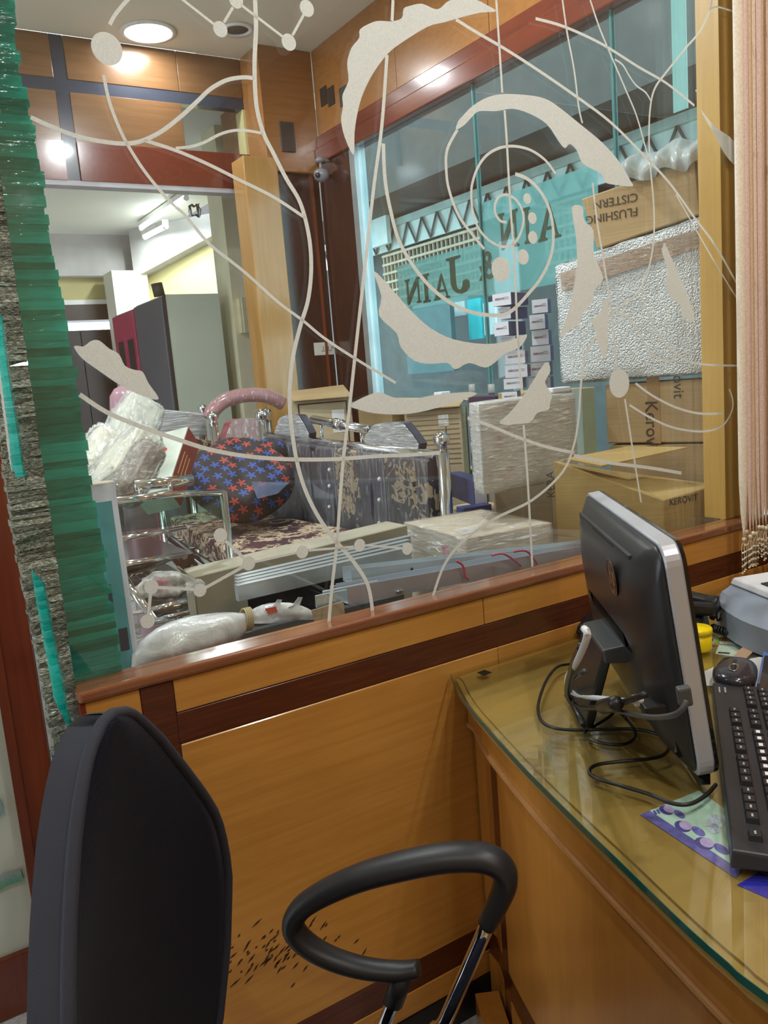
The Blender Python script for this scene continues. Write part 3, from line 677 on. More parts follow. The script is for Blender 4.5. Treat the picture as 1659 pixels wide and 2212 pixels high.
h2l = poly_xz([(62,1222),(75,1300),(90,1380),(103,1450),(112,1505),(135,1550),(158,1595)], BPL); h2r = poly_xz([(62,1222),(93,1255),(105,1320),(120,1400),(135,1480),(145,1530),(158,1595)], BPL)
H1 = (onY(55, 1038, BPL).z, onY(-60, 560, BPL).z); H2 = (onY(158, 1595, BPL).z, onY(62, 1222, BPL).z)
z = .3
while z < 2.3:
    h = R.choice((.007, .009, .011)); zm = z+h/2; xe = PX0-.002
    a = outer(zm)+R.uniform(-.002, .002)
    iv = [(a, xe)]
    if H1[0] < zm < H1[1]: iv = [(a, h1l(zm)), (h1r(zm), xe)]
    elif H2[0] < zm < H2[1]: iv = [(a, h2l(zm)), (h2r(zm), xe)]
    for x0, x1 in iv:
        if x1-x0 < .004: continue
        j = lambda: R.uniform(-.004, .004); s = R.uniform(-.003, .003)
        hexa('cut_strip', [(x0+j()/2, GP-.010+j(), z), (x1, GP-.010+j(), z), (x1, GP+.014, z), (x0, GP+.014, z)],
             [(x0+j()/2, GP-.010+j(), z+h-.0005), (x1, GP-.010+j(), z+h-.0005), (x1, GP+.014, z+h-.0005), (x0, GP+.014, z+h-.0005)], ROUGH, sgs)
    z += h
z = .35
while z < 2.2:
    h = R.choice((.008, .011, .014)); a = outer(z)+.02
    hexa('aqua_strip', [(a, GP+.019+R.uniform(0, .006), z), (PX0-.004, GP+.019+R.uniform(0, .006), z), (PX0-.004, GP+.06, z), (a, GP+.06, z)],
         [(a, GP+.019+R.uniform(0, .006), z+h-.0005), (PX0-.004, GP+.019+R.uniform(0, .006), z+h-.0005), (PX0-.004, GP+.06, z+h-.0005), (a, GP+.06, z+h-.0005)], AQUA, sgs)
    z += h
# ------------------------------------------------------------------ the street beyond the glass
st(box('ground', (2.35, -4, -.25), (14, 14, -.15), mat('street_grey', (.24, .24, .23), .9)))
EXF = 5.2
def rx(pts, X): q = [onX(x, y, X) for x, y in pts]; return min(v.y for v in q), max(v.y for v in q), min(v.z for v in q), max(v.z for v in q)
ext = thing('street_building', (EXF, 6, -.15), 'building across the street with a lattice front under a long trussed canopy', 'building')
FAC = mat('facade_dark', (.13, .11, .11), .7); LAT = mat('lattice_pale', (.80, .62, .45), .6)
box('facade', (EXF+.3, .6, -.15), (EXF+.7, 13, 4.2), mat('facade_grey', (.16, .17, .18), .8), ext)
box('canopy', (EXF-.7, .6, onX(1090, 380, EXF).z), (EXF+.7, 13, onX(1090, 250, EXF).z+2.2), mat('canopy_brown', (.10, .085, .08), .7), ext)
t0 = onX(1090, 395, EXF).z-.05; t1 = t0+.11; t2 = t0-.22
PALE = mat('truss_pale', (.85, .88, .84), .5); TRD = mat('truss_dark', (.12, .11, .10), .6)
box('truss_board', (EXF-.02, .6, t2), (EXF, 9.6, t0), PALE, ext); box('truss_chord', (EXF-.06, .6, t0), (EXF, 9.6, t0+.07), mat('chord', (.55, .6, .55), .5), ext)
for k in range(34):
    y = .8+k*.26; tube('truss_bar', [(EXF-.04, y, t2), (EXF-.04, y+.13, t0)], .012, TRD, ext, 5); tube('truss_bar', [(EXF-.04, y+.13, t0), (EXF-.04, y+.26, t2)], .012, TRD, ext, 5)
for lo, hi in (((815, 440), (1030, 560)), ((1170, 330), (1262, 470))):
    ya, yb_ = onX(hi[0], 450, EXF).y, onX(lo[0], 500, EXF).y
    zt = t2-.01; zl = zt-.62
    box('lattice_backing', (EXF+.12, ya, zl), (EXF+.16, yb_, zt), FAC, ext)
    nb = int((yb_-ya)/.07)
    for k in range(nb+1):
        y = ya+k*(yb_-ya)/nb; box('lattice_bar', (EXF+.05, y-.007, zl), (EXF+.07, y+.007, zt), LAT, ext)
    for k in range(7):
        zz = zl+.03+k*.095; box('lattice_rail', (EXF+.03, ya, zz-.012), (EXF+.05, yb_, zz+.012), LAT, ext)
def panel(name, px0, py0, px1, py1, c, X, rough=.6):
    a, b, zl, zh = rx([(px0, py0), (px1, py1)], X); return box(name, (X-.05, a, zl), (X, b, zh), mat(name+str(px0), c, rough), ext)
panel('wall_panel', 800, 420, 925, 400, (.36, .38, .29), EXF-.05); panel('cyan_board', 1018, 648, 1052, 730, (.02, .75, .85), EXF-.2)
panel('white_board', 900, 660, 1014, 680, (.85, .88, .9), EXF-.2); panel('white_board', 1052, 655, 1085, 720, (.8, .85, .88), EXF-.2)
panel('window_lattice', 800, 478, 846, 525, (.92, .95, .92), EXF-.12); panel('parked_car', 880, 672, 990, 800, (.10, .20, .22), EXF-.4, .2)
# ------------------------------------------------------------------ desk
DZ = .768; GT = .010; WZ = DZ-GT-.0012
edge = [onZ(x, y, DZ-.005) for x, y in ((961,1455),(1000,1512),(1048,1570),(1125,1655),(1235,1766),(1336,1864),(1470,1995),(1572,2086),(1659,2157))]
edge = [Vector((p.x, p.y)) for p in edge]; edge[0] = Vector((edge[0].x, 1.29))
edge += [Vector((.60, .10)), Vector((.60, -.30))]
edge = [Vector((p.x, p.y)) for p in smooth_pts([Vector((p.x, p.y, 0)) for p in edge], 6)]
def even(c, st_):
    out = [c[0]]; acc = 0
    for a_, b_ in zip(c[:-1], c[1:]):
        L_ = (b_-a_).length; t_ = st_-acc
        while t_ < L_: out.append(a_+(b_-a_)*(t_/L_)); t_ += st_
        acc = L_-(t_-st_)
    return out+[c[-1]]
edge = even(edge, .0125)
def shift(c, d):
    out = []
    for i, p in enumerate(c):
        t = (c[min(i+1, len(c)-1)]-c[max(i-1, 0)]).normalized(); n = Vector((-t.y, t.x))
        if n.x < 0: n = -n
        q = p+n*d; out.append(Vector((q.x, min(q.y, 1.29))))
    out[0].y = 1.29
    return out
DXR = 1.80
def slab(name, c, z0, z1, m, parent):
    P = [Vector((p.x, p.y, z0)) for p in c]+[Vector((DXR, c[-1].y, z0)), Vector((DXR, 1.29, z0))]
    return prism(name, P, (0, 0, z1-z0), m, parent)
def curvewall(name, c, z0, z1, th, m, parent, i0=0, i1=None):
    a = c[i0:i1]; b = shift(c, th)[i0:i1]; k = len(a); vs = []; fs = []
    for p, q in zip(a, b): vs += [(p.x, p.y, z0), (q.x, q.y, z0), (q.x, q.y, z1), (p.x, p.y, z1)]
    for i in range(k-1):
        for j in range(4): fs.append((4*i+j, 4*i+(j+1) % 4, 4*i+4+(j+1) % 4, 4*i+4+j))
    fs += [(0, 1, 2, 3), (4*k-4, 4*k-3, 4*k-2, 4*k-1)]
    return mesh(name, vs, fs, m, parent)
DTOP = wood('desk_top_wood', (.37, .235, .065), (.44, .29, .09), 'x', .35, .25)
DFR = wood('desk_front_wood', (.46, .20, .035), (.55, .25, .05), 'z', .3, .35)
dk = thing('desk', (1.25, .5, 0), 'honey coloured wooden office desk with curved front standing against the partition', 'desk')
c1 = shift(edge, .022)
slab('desk_top', c1, WZ-.024, WZ, DTOP, dk)
curvewall('edge_moulding', shift(edge, .012), WZ-.022, WZ-.004, .012, DTOP, dk)
c2 = shift(edge, .040)
curvewall('apron', c2, .655, WZ-.0245, .02, DFR, dk)
curvewall('apron_bead', shift(edge, .034), .648, .6545, .012, wood('bead_wood', (.50, .26, .10), (.60, .33, .14), 'x'), dk)
c3 = shift(edge, .055)
kk = len(c3)
def arc_idx(c, s):
    d = 0
    for i in range(1, len(c)):
        d += (c[i]-c[i-1]).length
        if d >= s: return i
    return len(c)-1
i1 = arc_idx(c3, .085); i2 = arc_idx(c3, .135)
for a, b in ((0, i1), (i2, kk-1)):
    curvewall('front_panel', c3, .19, .6475, .018, DFR, dk, a, b+1)
    curvewall('front_panel', c3, .0, .128, .018, DFR, dk, a, b+1)
    curvewall('dark_inlay', shift(c3, .0015), .1285, .1895, .016, BURL, dk, a, b+1)
curvewall('dark_inlay', shift(c3, .0012), .0, .6475, .016, BURL, dk, i1, i2+1)
curvewall('foot_rail', shift(edge, .0), .0, .075, .05, DFR, dk, arc_idx(edge, .02), kk)
box('back_panel', (DXR-.03, -.28, 0), (DXR-.01, 1.285, WZ-.025), DFR, dk)
box('side_panel', (.70, -.30, 0), (DXR-.01, -.28, WZ-.025), DFR, dk)
gt = thing('desk_glass', (1.25, .5, DZ-GT), 'clear glass sheet with a dark green edge lying on the desk top', 'glass sheet')
DGL = thin_glass('desk_sheet', (.95, .97, .93), 1.25)
slab('sheet', edge, DZ-GT, DZ, DGL, gt)
curvewall('polished_edge', shift(edge, -.0012), DZ-GT, DZ, .0010, mat('sheet_edge', (.02, .10, .08), .08, spec=.8), gt)
def flat(name, pts, m, z=WZ+.0004, th=.0004, parent=None): return prism(name, [onZ(x, y, z) for x, y in pts], (0, 0, th), m, parent)
# ---- papers on the wood, under the glass
ph = thing('photo_card', onZ(1490, 1800, WZ), 'pale aqua printed card with violet portraits and border, under the desk glass', 'card')
AQP = mat('aqua_print', (.52, .72, .68), .5, var=.1, scale=30); VIO = mat('violet_print', (.16, .14, .50), .5, var=.3, scale=60); VI2 = mat('violet_face', (.42, .34, .62), .5, var=.2, scale=80); VI3 = mat('violet_dark', (.09, .07, .32), .5)
flat('card', [(1383,1760),(1510,1708),(1640,1800),(1590,1897)], AQP, parent=ph)
Z1 = WZ+.0009
flat('border', [(1383,1760),(1590,1897),(1600,1880),(1403,1751)], VIO, Z1, .0002, ph)
def pellipse(name, cx, cy, rx_, ry, an, m, z, parent, n=18):
    c, s = math.cos(an), math.sin(an)
    return flat(name, [(cx+rx_*math.cos(2*PI*k/n)*c-ry*math.sin(2*PI*k/n)*s, cy+rx_*math.cos(2*PI*k/n)*s+ry*math.sin(2*PI*k/n)*c) for k in range(n)], m, z, .0001, parent)
for cx, cy, r in ((1442, 1748, 15), (1478, 1783, 18), (1524, 1820, 20)):
    pellipse('portrait_hair', cx-3, cy+2, r*1.05, r*.62, .35, VI3, Z1+.0002, ph); pellipse('portrait_face', cx+3, cy, r*.8, r*.5, .35, VI2, Z1+.0004, ph)
    pellipse('portrait_robe', cx+r*1.7, cy+r*.7, r*.95, r*.42, .55, VIO, Z1+.0002, ph)
pellipse('crest', 1545, 1780, 18, 22, .5, mat('crest_print', (.50, .56, .70), .5, var=.3, scale=300), Z1+.0002, ph)
for k in range(4): flat('print_line', [(1410+k*7,1752-k*2),(1414+k*7,1750-k*2),(1420+k*7,1758-k*2),(1416+k*7,1760-k*2)], VI3, Z1+.0003, .0001, ph)
bf = flat('blue_sheet', [(1592,1912),(1640,1884),(1760,1930),(1770,1990)], mat('blue_plastic', (.03, .03, .52), .35)); tag(bf, 'plain royal blue sheet at the near edge of the desk', 'sheet')
bdm = flat('sticker', [(1030,1453),(1047,1447),(1063,1453),(1046,1460)], mat('sticker_black', (.01, .01, .012), .5), DZ+.0003); tag(bdm, 'small black diamond sticker at the desk corner by the partition', 'sticker')
WP = mat('card_white', (.78, .86, .82), .5); INK = mat('ink', (.03, .03, .05), .6)
def card(pts, m, label, extra):
    t = thing('business_card', onZ(*pts[0], WZ), label, 'card', 'business cards under the desk glass'); flat('card', pts, m, parent=t)
    for nm, q, mm in extra: flat(nm, q, mm, Z1, .0002, t)
card([(1526,1372),(1557,1374),(1552,1393),(1524,1391)], WP, 'small white and lime green card beside the yellow pot', [('lime_corner', [(1546,1383),(1556,1375),(1551,1392),(1540,1391)], mat('lime', (.55, .85, .10), .5)), ('red_line', [(1526,1391),(1549,1393),(1549,1396),(1526,1394)], mat('red_ink', (.6, .12, .05), .5)), ('print', [(1527,1379),(1541,1380),(1540,1385),(1527,1384)], INK)])
card([(1556,1377),(1595,1380),(1592,1395),(1551,1391)], WP, 'card with orange red band, between the pot and the printer', [('red_band', [(1557,1378),(1594,1381),(1593,1388),(1556,1385)], mat('orange_ink', (.75, .25, .10), .5))])
card([(1553,1393),(1607,1397),(1583,1418),(1545,1413)], WP, 'pale blue card with dark lettering in front of the other cards', [('print', [(1552,1408),(1577,1410),(1576,1413),(1551,1411)], INK)])
card([(1633,1400),(1700,1404),(1700,1428),(1614,1422)], WP, 'pale card cut off by the right edge of the picture', [('print', [(1648,1404),(1656,1405),(1655,1410),(1647,1409)], INK)])
rl = flat('ruler', [(1606,1398),(1634,1402),(1604,1432),(1560,1442)], mat('ruler_brown', (.34, .22, .13), .4), DZ+.0004, .002); tag(rl, 'short brown wooden ruler lying across the cards', 'ruler')
gm = flat('mouse_mat', [(1520,1452),(1545,1440),(1640,1420),(1760,1430),(1760,1490),(1525,1482)], mat('mat_grey', (.48, .48, .44), .6), DZ+.0003, .001); tag(gm, 'pale grey mat under the mouse', 'mouse mat')
# ---- yellow pot
p = onZ(1506, 1402, DZ); t = thing('yellow_pot', p, 'small bright yellow round pot with a lid behind the computer', 'pot')
YEL = mat('yellow_plastic', (.80, .62, .0), .35)
lathe('body', p, [(.001, .0005), (.027, .0005), (.0285, .004), (.0285, .034)], YEL, t); lathe('lid', p, [(.030, .0345), (.030, .043), (.028, .046), (.001, .047)], YEL, t)
# ---- all-in-one computer
mb = Vector((.895, .676, .786)); ph_ = .961; tau = .128; MW, MH = .512, .334
md = Vector((math.cos(ph_), math.sin(ph_), 0)); mn = Vector((math.sin(ph_), -math.cos(ph_), 0))
mu_ = (Vector((0, 0, math.cos(tau)))-mn*math.sin(tau)).normalized(); mback = md.cross(mu_).normalized()
if mback.dot(mn) > 0: mback = -mback
aio = thing('computer', mb+md*.25-Vector((0, 0, .018)), 'black and silver all-in-one computer seen from behind on the desk', 'computer')
SILV = mat('silver_plastic', (.48, .50, .54), .32, .3, var=.03); SHELL = mat('shell_black', (.018, .019, .021), .32, var=.05, spec=.6, bmp=.05, bs=900); GLOSSB = mat('gloss_black', (.008, .008, .010), .08, coat=.5)
def mp(u, v, b): return mb+md*u+mu_*v+mback*b
def rrect(u0, v0, u1, v1, r, n=6):
    o = []
    for cx, cy, a0 in ((u1-r, v1-r, 0), (u0+r, v1-r, PI/2), (u0+r, v0+r, PI), (u1-r, v0+r, 1.5*PI)):
        for k in range(n+1): a = a0+PI/2*k/n; o.append((cx+r*math.cos(a), cy+r*math.sin(a)))
    return o
def loft(name, loops, m, parent, smooth=True):
    n = len(loops[0]); vs = [p for L in loops for p in L]; fs = []
    for i in range(len(loops)-1):
        for j in range(n): fs.append((i*n+j, i*n+(j+1) % n, (i+1)*n+(j+1) % n, (i+1)*n+j))
    fs += [tuple(range(n)), tuple(range((len(loops)-1)*n, len(loops)*n))]
    return mesh(name, vs, fs, m, parent, smooth)
O = -.012
def loopR(ins, b, r=.03): return [mp(u, v, O+b) for u, v in rrect(ins, ins, MW-ins, MH-ins, max(.006, r-ins*.3))]
loft('bezel', [loopR(.002, -.001), loopR(0, .002), loopR(0, .020), loopR(.002, .022)], SILV, aio, False)
loft('screen_glass', [loopR(.0015, -.006), loopR(.0005, -.0012)], GLOSSB, aio, False)
loft('back_shell', [loopR(.005, .0222), loopR(.006, .026), loopR(.014, .034, .045), loopR(.034, .050, .06), loopR(.065, .060, .08), loopR(.10, .063, .09), loopR(.14, .064, .08)], SHELL, aio)
BK = O+.064
def onB(px, py, b=BK):
    r = ray(px, py); p0 = mp(0, 0, b); tt = (p0-EYE).dot(mback)/r.dot(mback); return EYE+r*tt
def uv(px, py, b=BK): q = onB(px, py, b)-mb; return q.dot(md), q.dot(mu_)
def bq(name, u0, v0, u1, v1, b, th, m, parent): return hexa(name, [mp(u0, v0, b), mp(u1, v0, b), mp(u1, v1, b), mp(u0, v1, b)], [mp(u0, v0, b+th), mp(u1, v0, b+th), mp(u1, v1, b+th), mp(u0, v1, b+th)], m, parent)
u0, v0 = uv(1392, 1192, O+.052); u1, v1 = uv(1280, 1084, O+.052)
bq('vent_slot', .085, .291, MW-.06, .307, O+.03, .0196, mat('vent_grey', (.03, .03, .03), .5), aio)
bq('vent_gap', .18, .296, MW-.18, .302, O+.0496, .0006, mat('vent_black', (.004, .004, .004), .6), aio)
lu, lv = uv(1322, 1247)
COP = mat('logo_copper', (.11, .055, .035), .25, .6)
lg = lathe('logo', mp(lu, lv, BK), [(.026, 0), (.0285, 0), (.0285, .0008), (.026, .0008)], COP, aio, 32, mback, True)
lathe('logo_disc', mp(lu, lv, BK), [(.001, 0), (.026, 0), (.026, .0004), (.001, .0004)], mat('logo_dark', (.05, .032, .026), .3, .4), aio, 32, mback)
def lstroke(a, b):
    ribbon('logo_stroke', [mp(lu-a[0], lv+a[1], BK+.0004), mp(lu-b[0], lv+b[1], BK+.0004)], .0034, mback, .0006, mat('logo_light', (.42, .26, .18), .25, .7), aio)
for a, b in (((-.013, -.010), (-.006, .024)), ((-.010, .006), (-.002, .007)), ((-.001, .007), (-.005, -.011)), ((.004, -.024), (.011, .009)), ((.010, .009), (.018, .008)), ((.018, .008), (.014, -.009)), ((.014, -.009), (.007, -.009))): lstroke(a, b)
# ports on the near side of the shell
bq('port_panel', .022, .118, .046, .195, O+.030, .011, GLOSSB, aio); bq('port_panel', .024, .030, .048, .080, O+.030, .011, GLOSSB, aio)
for v in (.188, .140): bq('indicator', .030, v, .036, v+.004, O+.0412, .0006, mat('mark_white', (.7, .7, .7), .5), aio)
bq('slot', .026, .122, .032, .150, O+.0412, .0004, mat('slot_metal', (.35, .36, .36), .3, .8), aio)
for v in (.064, .072, .056): lathe('socket', mp(.034, v, O+.041), [(.001, 0), (.003, 0), (.003, .001), (.001, .001)], mat('socket_ring', (.2, .2, .2), .3, .8), aio, 10, mback)
# easel stand
TL, TR = onB(1296, 1340, BK+.002), onB(1345, 1400, BK+.002)
BR, BL = onZ(1262, 1572, DZ+.0005), onZ(1226, 1508, DZ+.0005)
nrm = (TR-TL).cross(BL-TL).normalized()
if nrm.dot(mback) < 0: nrm = -nrm
TLo, TRo = TL+mback*.03, TR+mback*.03
hexa('stand_leg', [BL, BR, BR-nrm*.016+Vector((0, 0, .004)), BL-nrm*.016+Vector((0, 0, .004))], [TLo, TRo, TRo-nrm*.016, TLo-nrm*.016], SHELL, aio, .003, 2)
hexa('stand_hinge', [TL-mback*.02-mu_*.028, TR-mback*.02-mu_*.028, TRo-mu_*.02, TLo-mu_*.02], [TL-mback*.02+mu_*.004, TR-mback*.02+mu_*.004, TRo+mu_*.002, TLo+mu_*.002], mat('hinge_grey', (.05, .053, .055), .3), aio, .003, 2)
tube('stand_foot', [BL+Vector((0, 0, .006)), BR+Vector((0, 0, .006))], .006, SHELL, aio, 10)
for u in (.05, MW-.05): obox('foot', mp(u, -.007, O+.010), (.05, .016, .020), GLOSSB, aio, ph_)
# ---- cables
CAB = mat('cable_black', (.012, .012, .013), .35); CABG = mat('cable_grey', (.06, .062, .065), .4); CABW = mat('cable_white', (.62, .64, .66), .4)
def zc(pts): return smooth_pts([onZ(x, y, DZ+z) for x, y, z in pts], 5)
o = tube('mouse_cable', zc([(x, y, .0035) for x, y in ((1262,1412),(1238,1432),(1205,1440),(1180,1470),(1163,1520),(1168,1555),(1195,1572),(1240,1577),(1300,1576),(1370,1575),(1425,1588),(1445,1610),(1438,1627),(1410,1638),(1340,1645),(1290,1652),(1273,1665),(1285,1680),(1340,1697),(1400,1715),(1450,1735),(1490,1737),(1525,1718),(1546,1695))]), .0028, CAB, None, 8); tag(o, 'thin black cable looping over the desk glass to the keyboard', 'cable')
o = tube('keyboard_cable', zc([(x, y, z) for x, y, z in ((1335,1525,.03),(1320,1545,.012),(1290,1565,.0035),(1264,1580,.0035),(1270,1595,.0035),(1310,1607,.0035),(1350,1607,.0035),(1372,1592,.0035),(1368,1572,.0095),(1350,1550,.012),(1335,1530,.03))]), .0026, CAB, None, 8); tag(o, 'thin black cable in a small loop under the ferrite bead', 'cable')
BP = O+.085
def bb(pts): return smooth_pts([onB(x, y, b) for x, y, b in pts], 5)
o = tube('network_cable', bb([(1262,1358,.15),(1268,1376,.15),(1246,1430,.15),(1226,1462,.14),(1227,1488,.13),(1252,1503,.115),(1300,1509,.10),(1345,1514,.085),(1385,1512,.070)]), .0042, CABW, aio, 8)
o = tube('audio_cable', bb([(1262,1450,.14),(1232,1480,.13),(1240,1515,.12),(1280,1530,.11),(1330,1535,.095),(1400,1549,.075),(1450,1546,.060),(1474,1532,.050),(1484,1514,.043)]), .0036, CABG, aio, 8)
o = tube('power_cable', bb([(1256,1395,.15),(1236,1440,.15),(1226,1500,.14),(1262,1528,.12),(1318,1524,.10),(1360,1512,.085),(1395,1500,.070)]), .0045, CAB, aio, 8)
o = tube('ferrite_bead', [onB(1300, 1527, .105), onB(1302, 1526, .105), onB(1330, 1520, .100), onB(1332, 1519, .100)], [.008, .011, .011, .008], CAB, aio, 12)
def plug(px, py, b, size, m, label):
    c = onB(px, py, b); T = Matrix((md, mu_, mback)).transposed()
    o = obox('cable_plug', c, size, m, aio, 0, .003, T); o['label'] = label; return o
plug(1392, 1510, .045, (.018, .014, .034), CABW, 'white network plug in the back of the computer'); plug(1415, 1532, .045, (.030, .022, .034), CAB, 'black power plug in the back of the computer'); plug(1478, 1503, .040, (.014, .024, .016), CABG, 'grey angled plug at the near edge of the computer')
# ---- keyboard
K0, K1 = onZ(1577, 1868, DZ+.006), onZ(1536, 1482, DZ+.014)
kd = (K1-K0); KL = kd.length; kd = Vector((kd.x, kd.y, 0)).normalized(); kn = Vector((kd.y, -kd.x, 0)); KW = .165
KB = Vector((K0.x, K0.y, DZ+.001))
kb = thing('keyboard', KB+kd*KL/2+kn*KW/2, 'black full-size keyboard with white worn legends at the right edge of the desk', 'keyboard')
KBL = mat('key_black', (.020, .021, .026), .4, bmp=.08, bs=600); KBB = mat('keyboard_body', (.026, .028, .034), .38, bmp=.05, bs=700)
def kp(a, b, h): return KB+kd*a+kn*b+Vector((0, 0, h))
hexa('body', [kp(0, 0, 0), kp(KL, 0, 0), kp(KL, KW, 0), kp(0, KW, 0)], [kp(.003, .003, .022), kp(KL-.003, .003, .022), kp(KL-.003, KW, .012), kp(.003, KW, .012)], KBB, kb, .003, 2)
keyT = Matrix((kd, kn, Vector((0, 0, 1)))).transposed()
kme = {}
def keymesh(w_):
    if w_ in kme: return kme[w_]
    b = bmesh.new(); q = [(-1, -1), (1, -1), (1, 1), (-1, 1)]
    v = [b.verts.new(keyT@Vector((x*w_/2, y*.0085, 0))) for x, y in q]+[b.verts.new(keyT@Vector((x*(w_/2-.0022), y*.0062, .008))) for x, y in q]
    for f in ((3, 2, 1, 0), (4, 5, 6, 7), (0, 1, 5, 4), (1, 2, 6, 5), (2, 3, 7, 6), (3, 0, 4, 7)): b.faces.new([v[i] for i in f])
    bmesh.ops.recalc_face_normals(b, faces=b.faces); me = bpy.data.meshes.new('key'); b.to_mesh(me); b.free(); me.materials.append(KBL); kme[w_] = me; return me
b = bmesh.new(); q = [(-1, -1), (1, -1), (1, 1), (-1, 1)]
b.faces.new([b.verts.new(keyT@Vector((x*.0048, y*.0028, 0))) for x, y in q]); lgb = bpy.data.meshes.new('legend'); b.to_mesh(lgb); b.free(); lgb.materials.append(mat('legend_white', (.82, .82, .84), .5))
b = bmesh.new()
for s in (-1, 1): b.faces.new([b.verts.new(keyT@Vector((x*.0014+s*.0019, y*.0012, 0))) for x, y in q])
lgs = bpy.data.meshes.new('legend_small'); b.to_mesh(lgs); b.free(); lgs.materials.append(mat('legend_grey', (.55, .55, .56), .5))
pitch = (KL-.036)/22.6
def key(a, row, w_=1.0, big=False):
    bb_ = .030+row*.0215+(.006 if row else 0)
    if bb_ > KW-.01: return
    hgt = .022-.010*bb_/KW-.0012
    o = link('key', keymesh(round(pitch*w_-.0018, 5)), None, kb); o.location = kp(.018+a*pitch, bb_, hgt)
    lg_ = bpy.data.objects.new('legend', lgb if big else lgs); COL.objects.link(lg_); lg_.parent = o; lg_.location = (0, 0, .0083)
    return o
for a in [.9]+[2.7+k*.97 for k in range(4)]+[7.0+k*.97 for k in range(4)]+[11.3+k*.97 for k in range(4)]+[15.6+k*.97 for k in range(3)]: key(a, 0)
for r_ in (1, 2, 3, 4, 5):
    for k in range(14): key(.9+k*1.01, r_, 1.0, r_ == 1)
    if r_ in (1, 2, 5):
        for k in range(3): key(15.6+k*1.0, r_)
    for k in range(4): key(19.1+k*.95, r_)
for k in range(3):
    for j in range(2): o = link('indicator', lgs, None, kb); o.location = kp(KL-.03-.008*k, .012+.009*j, .0222)
# ---- mouse
mc = onZ(1588, 1478, DZ+.001); mdv = Vector((-.85, -.5, 0)).normalized()
ms = thing('mouse', mc, 'shiny black computer mouse behind the keyboard', 'mouse')
T = Matrix((mdv, Vector((-mdv.y, mdv.x, 0)), Vector((0, 0, 1)))).transposed()
MBL = mat('mouse_black', (.028, .030, .042), .18, coat=.4, var=.05)
def mfn(d): return 1
bo = blob('shell', mc+Vector((0, 0, .020)), (.122, .074, .040), MBL, ms, 2.5, 32, 20, T)
for v_ in bo.data.vertices:
    if v_.co.z < mc.z+.010: v_.co.z = mc.z+.001+max(0, (v_.co.z-mc.z))*.9
def mtop(a, b): return mc+T@Vector((a, b, 0))+Vector((0, 0, .020+.020*max(.02, 1-abs(a/.061)**2.5-abs(b/.037)**2.5)**.4))
tube('wheel_trim', [mtop(.022+.014*math.cos(x*.393), .0075*math.sin(x*.393))+Vector((0, 0, .0004)) for x in range(16)], .0011, mat('trim_chrome', (.7, .7, .72), .1, 1), ms, 6, closed=True)
wc = mtop(.022, 0)-Vector((0, 0, .006)); ax = T@Vector((0, 1, 0))
lathe('wheel', wc-ax*.0035, [(.001, 0), (.0085, 0), (.0095, .002), (.0095, .005), (.0085, .007), (.001, .007)], mat('wheel_rubber', (.01, .01, .01), .6), ms, 20, ax)
ribbon('button_seam', [mtop(x, 0)+Vector((0, 0, .0003)) for x in (.037, .045, .051)], .0008, (0, 0, 1), .0002, INK, ms); ribbon('button_seam', [mtop(x, 0)+Vector((0, 0, .0003)) for x in (.006, .0, -.008)], .0008, (0, 0, 1), .0002, INK, ms)
# ---- telephone handset cradle, mostly behind the computer
fb = thing('smartphone', onZ(1665, 1450, DZ), 'dark phone in a blue edged case lying at the right edge of the desk', 'phone')
q4 = [(1650,1414),(1637,1488),(1700,1492),(1708,1416)]
prism('case', [onZ(x, y, DZ+.002) for x, y in q4], (0, 0, .010), mat('case_blue', (.10, .17, .42), .35), fb)
cen = sum((onZ(x, y, DZ+.0122) for x, y in q4), Vector())/4
prism('screen', [cen+(onZ(x, y, DZ+.0122)-cen)*.93 for x, y in q4], (0, 0, .0004), mat('screen_dark', (.03, .022, .015), .1), fb)
tc = onZ(1452, 1352, DZ+.0); ta = (onZ(1535, 1345, DZ)-onZ(1290, 1325, DZ)); ta = math.atan2(ta.y, ta.x); tc = tc+Vector((-.075, .018, 0))
tp = thing('telephone', tc, 'black desk telephone with handset behind the computer', 'telephone')
TB = mat('phone_black', (.014, .014, .016), .3)
T = Matrix.Rotation(ta, 3, 'Z')
def tq(x, y, z): return tc+T@Vector((x, y, z))
hexa('base', [tq(-.13, -.065, .001), tq(.13, -.065, .001), tq(.13, .065, .001), tq(-.13, .065, .001)], [tq(-.125, -.06, .022), tq(.125, -.06, .022), tq(.12, .06, .050), tq(-.12, .06, .050)], TB, tp, .006, 2)
tube('handset', smooth_pts([tq(-.15, .03, .066), tq(-.12, .03, .072), tq(-.05, .03, .082), tq(.05, .03, .082), tq(.12, .03, .072), tq(.15, .03, .066)], 4), [.018]*3+[.017]*5+[.014]*5+[.014]*5+[.017]*3, TB, tp, 12)
for s in (-1, 1): obox('ear_piece', tq(s*.125, .03, .058), (.055, .05, .03), TB, tp, ta, .008)
a, b_, c_, d_ = onZ(1538, 1330, DZ+.035), onZ(1578, 1338, DZ+.03), onZ(1604, 1372, DZ+.012), onZ(1556, 1362, DZ+.010)
path = smooth_pts([tq(.15, .02, .06), a, b_, onZ(1600, 1352, DZ+.02), c_, onZ(1585, 1368, DZ+.012), d_, onZ(1540, 1356, DZ+.010)], 30)
hel = []; rad = .0075
for i, p in enumerate(path):
    t_ = (path[min(i+1, len(path)-1)]-path[max(i-1, 0)]).normalized(); s_ = t_.orthogonal().normalized(); n_ = t_.cross(s_)
    an = i*.9; k = min(1, i/30)
    hel.append(p+(s_*math.cos(an)+n_*math.sin(an))*rad*k)
tube('coil_cord', hel, .0022, TB, tp, 6)
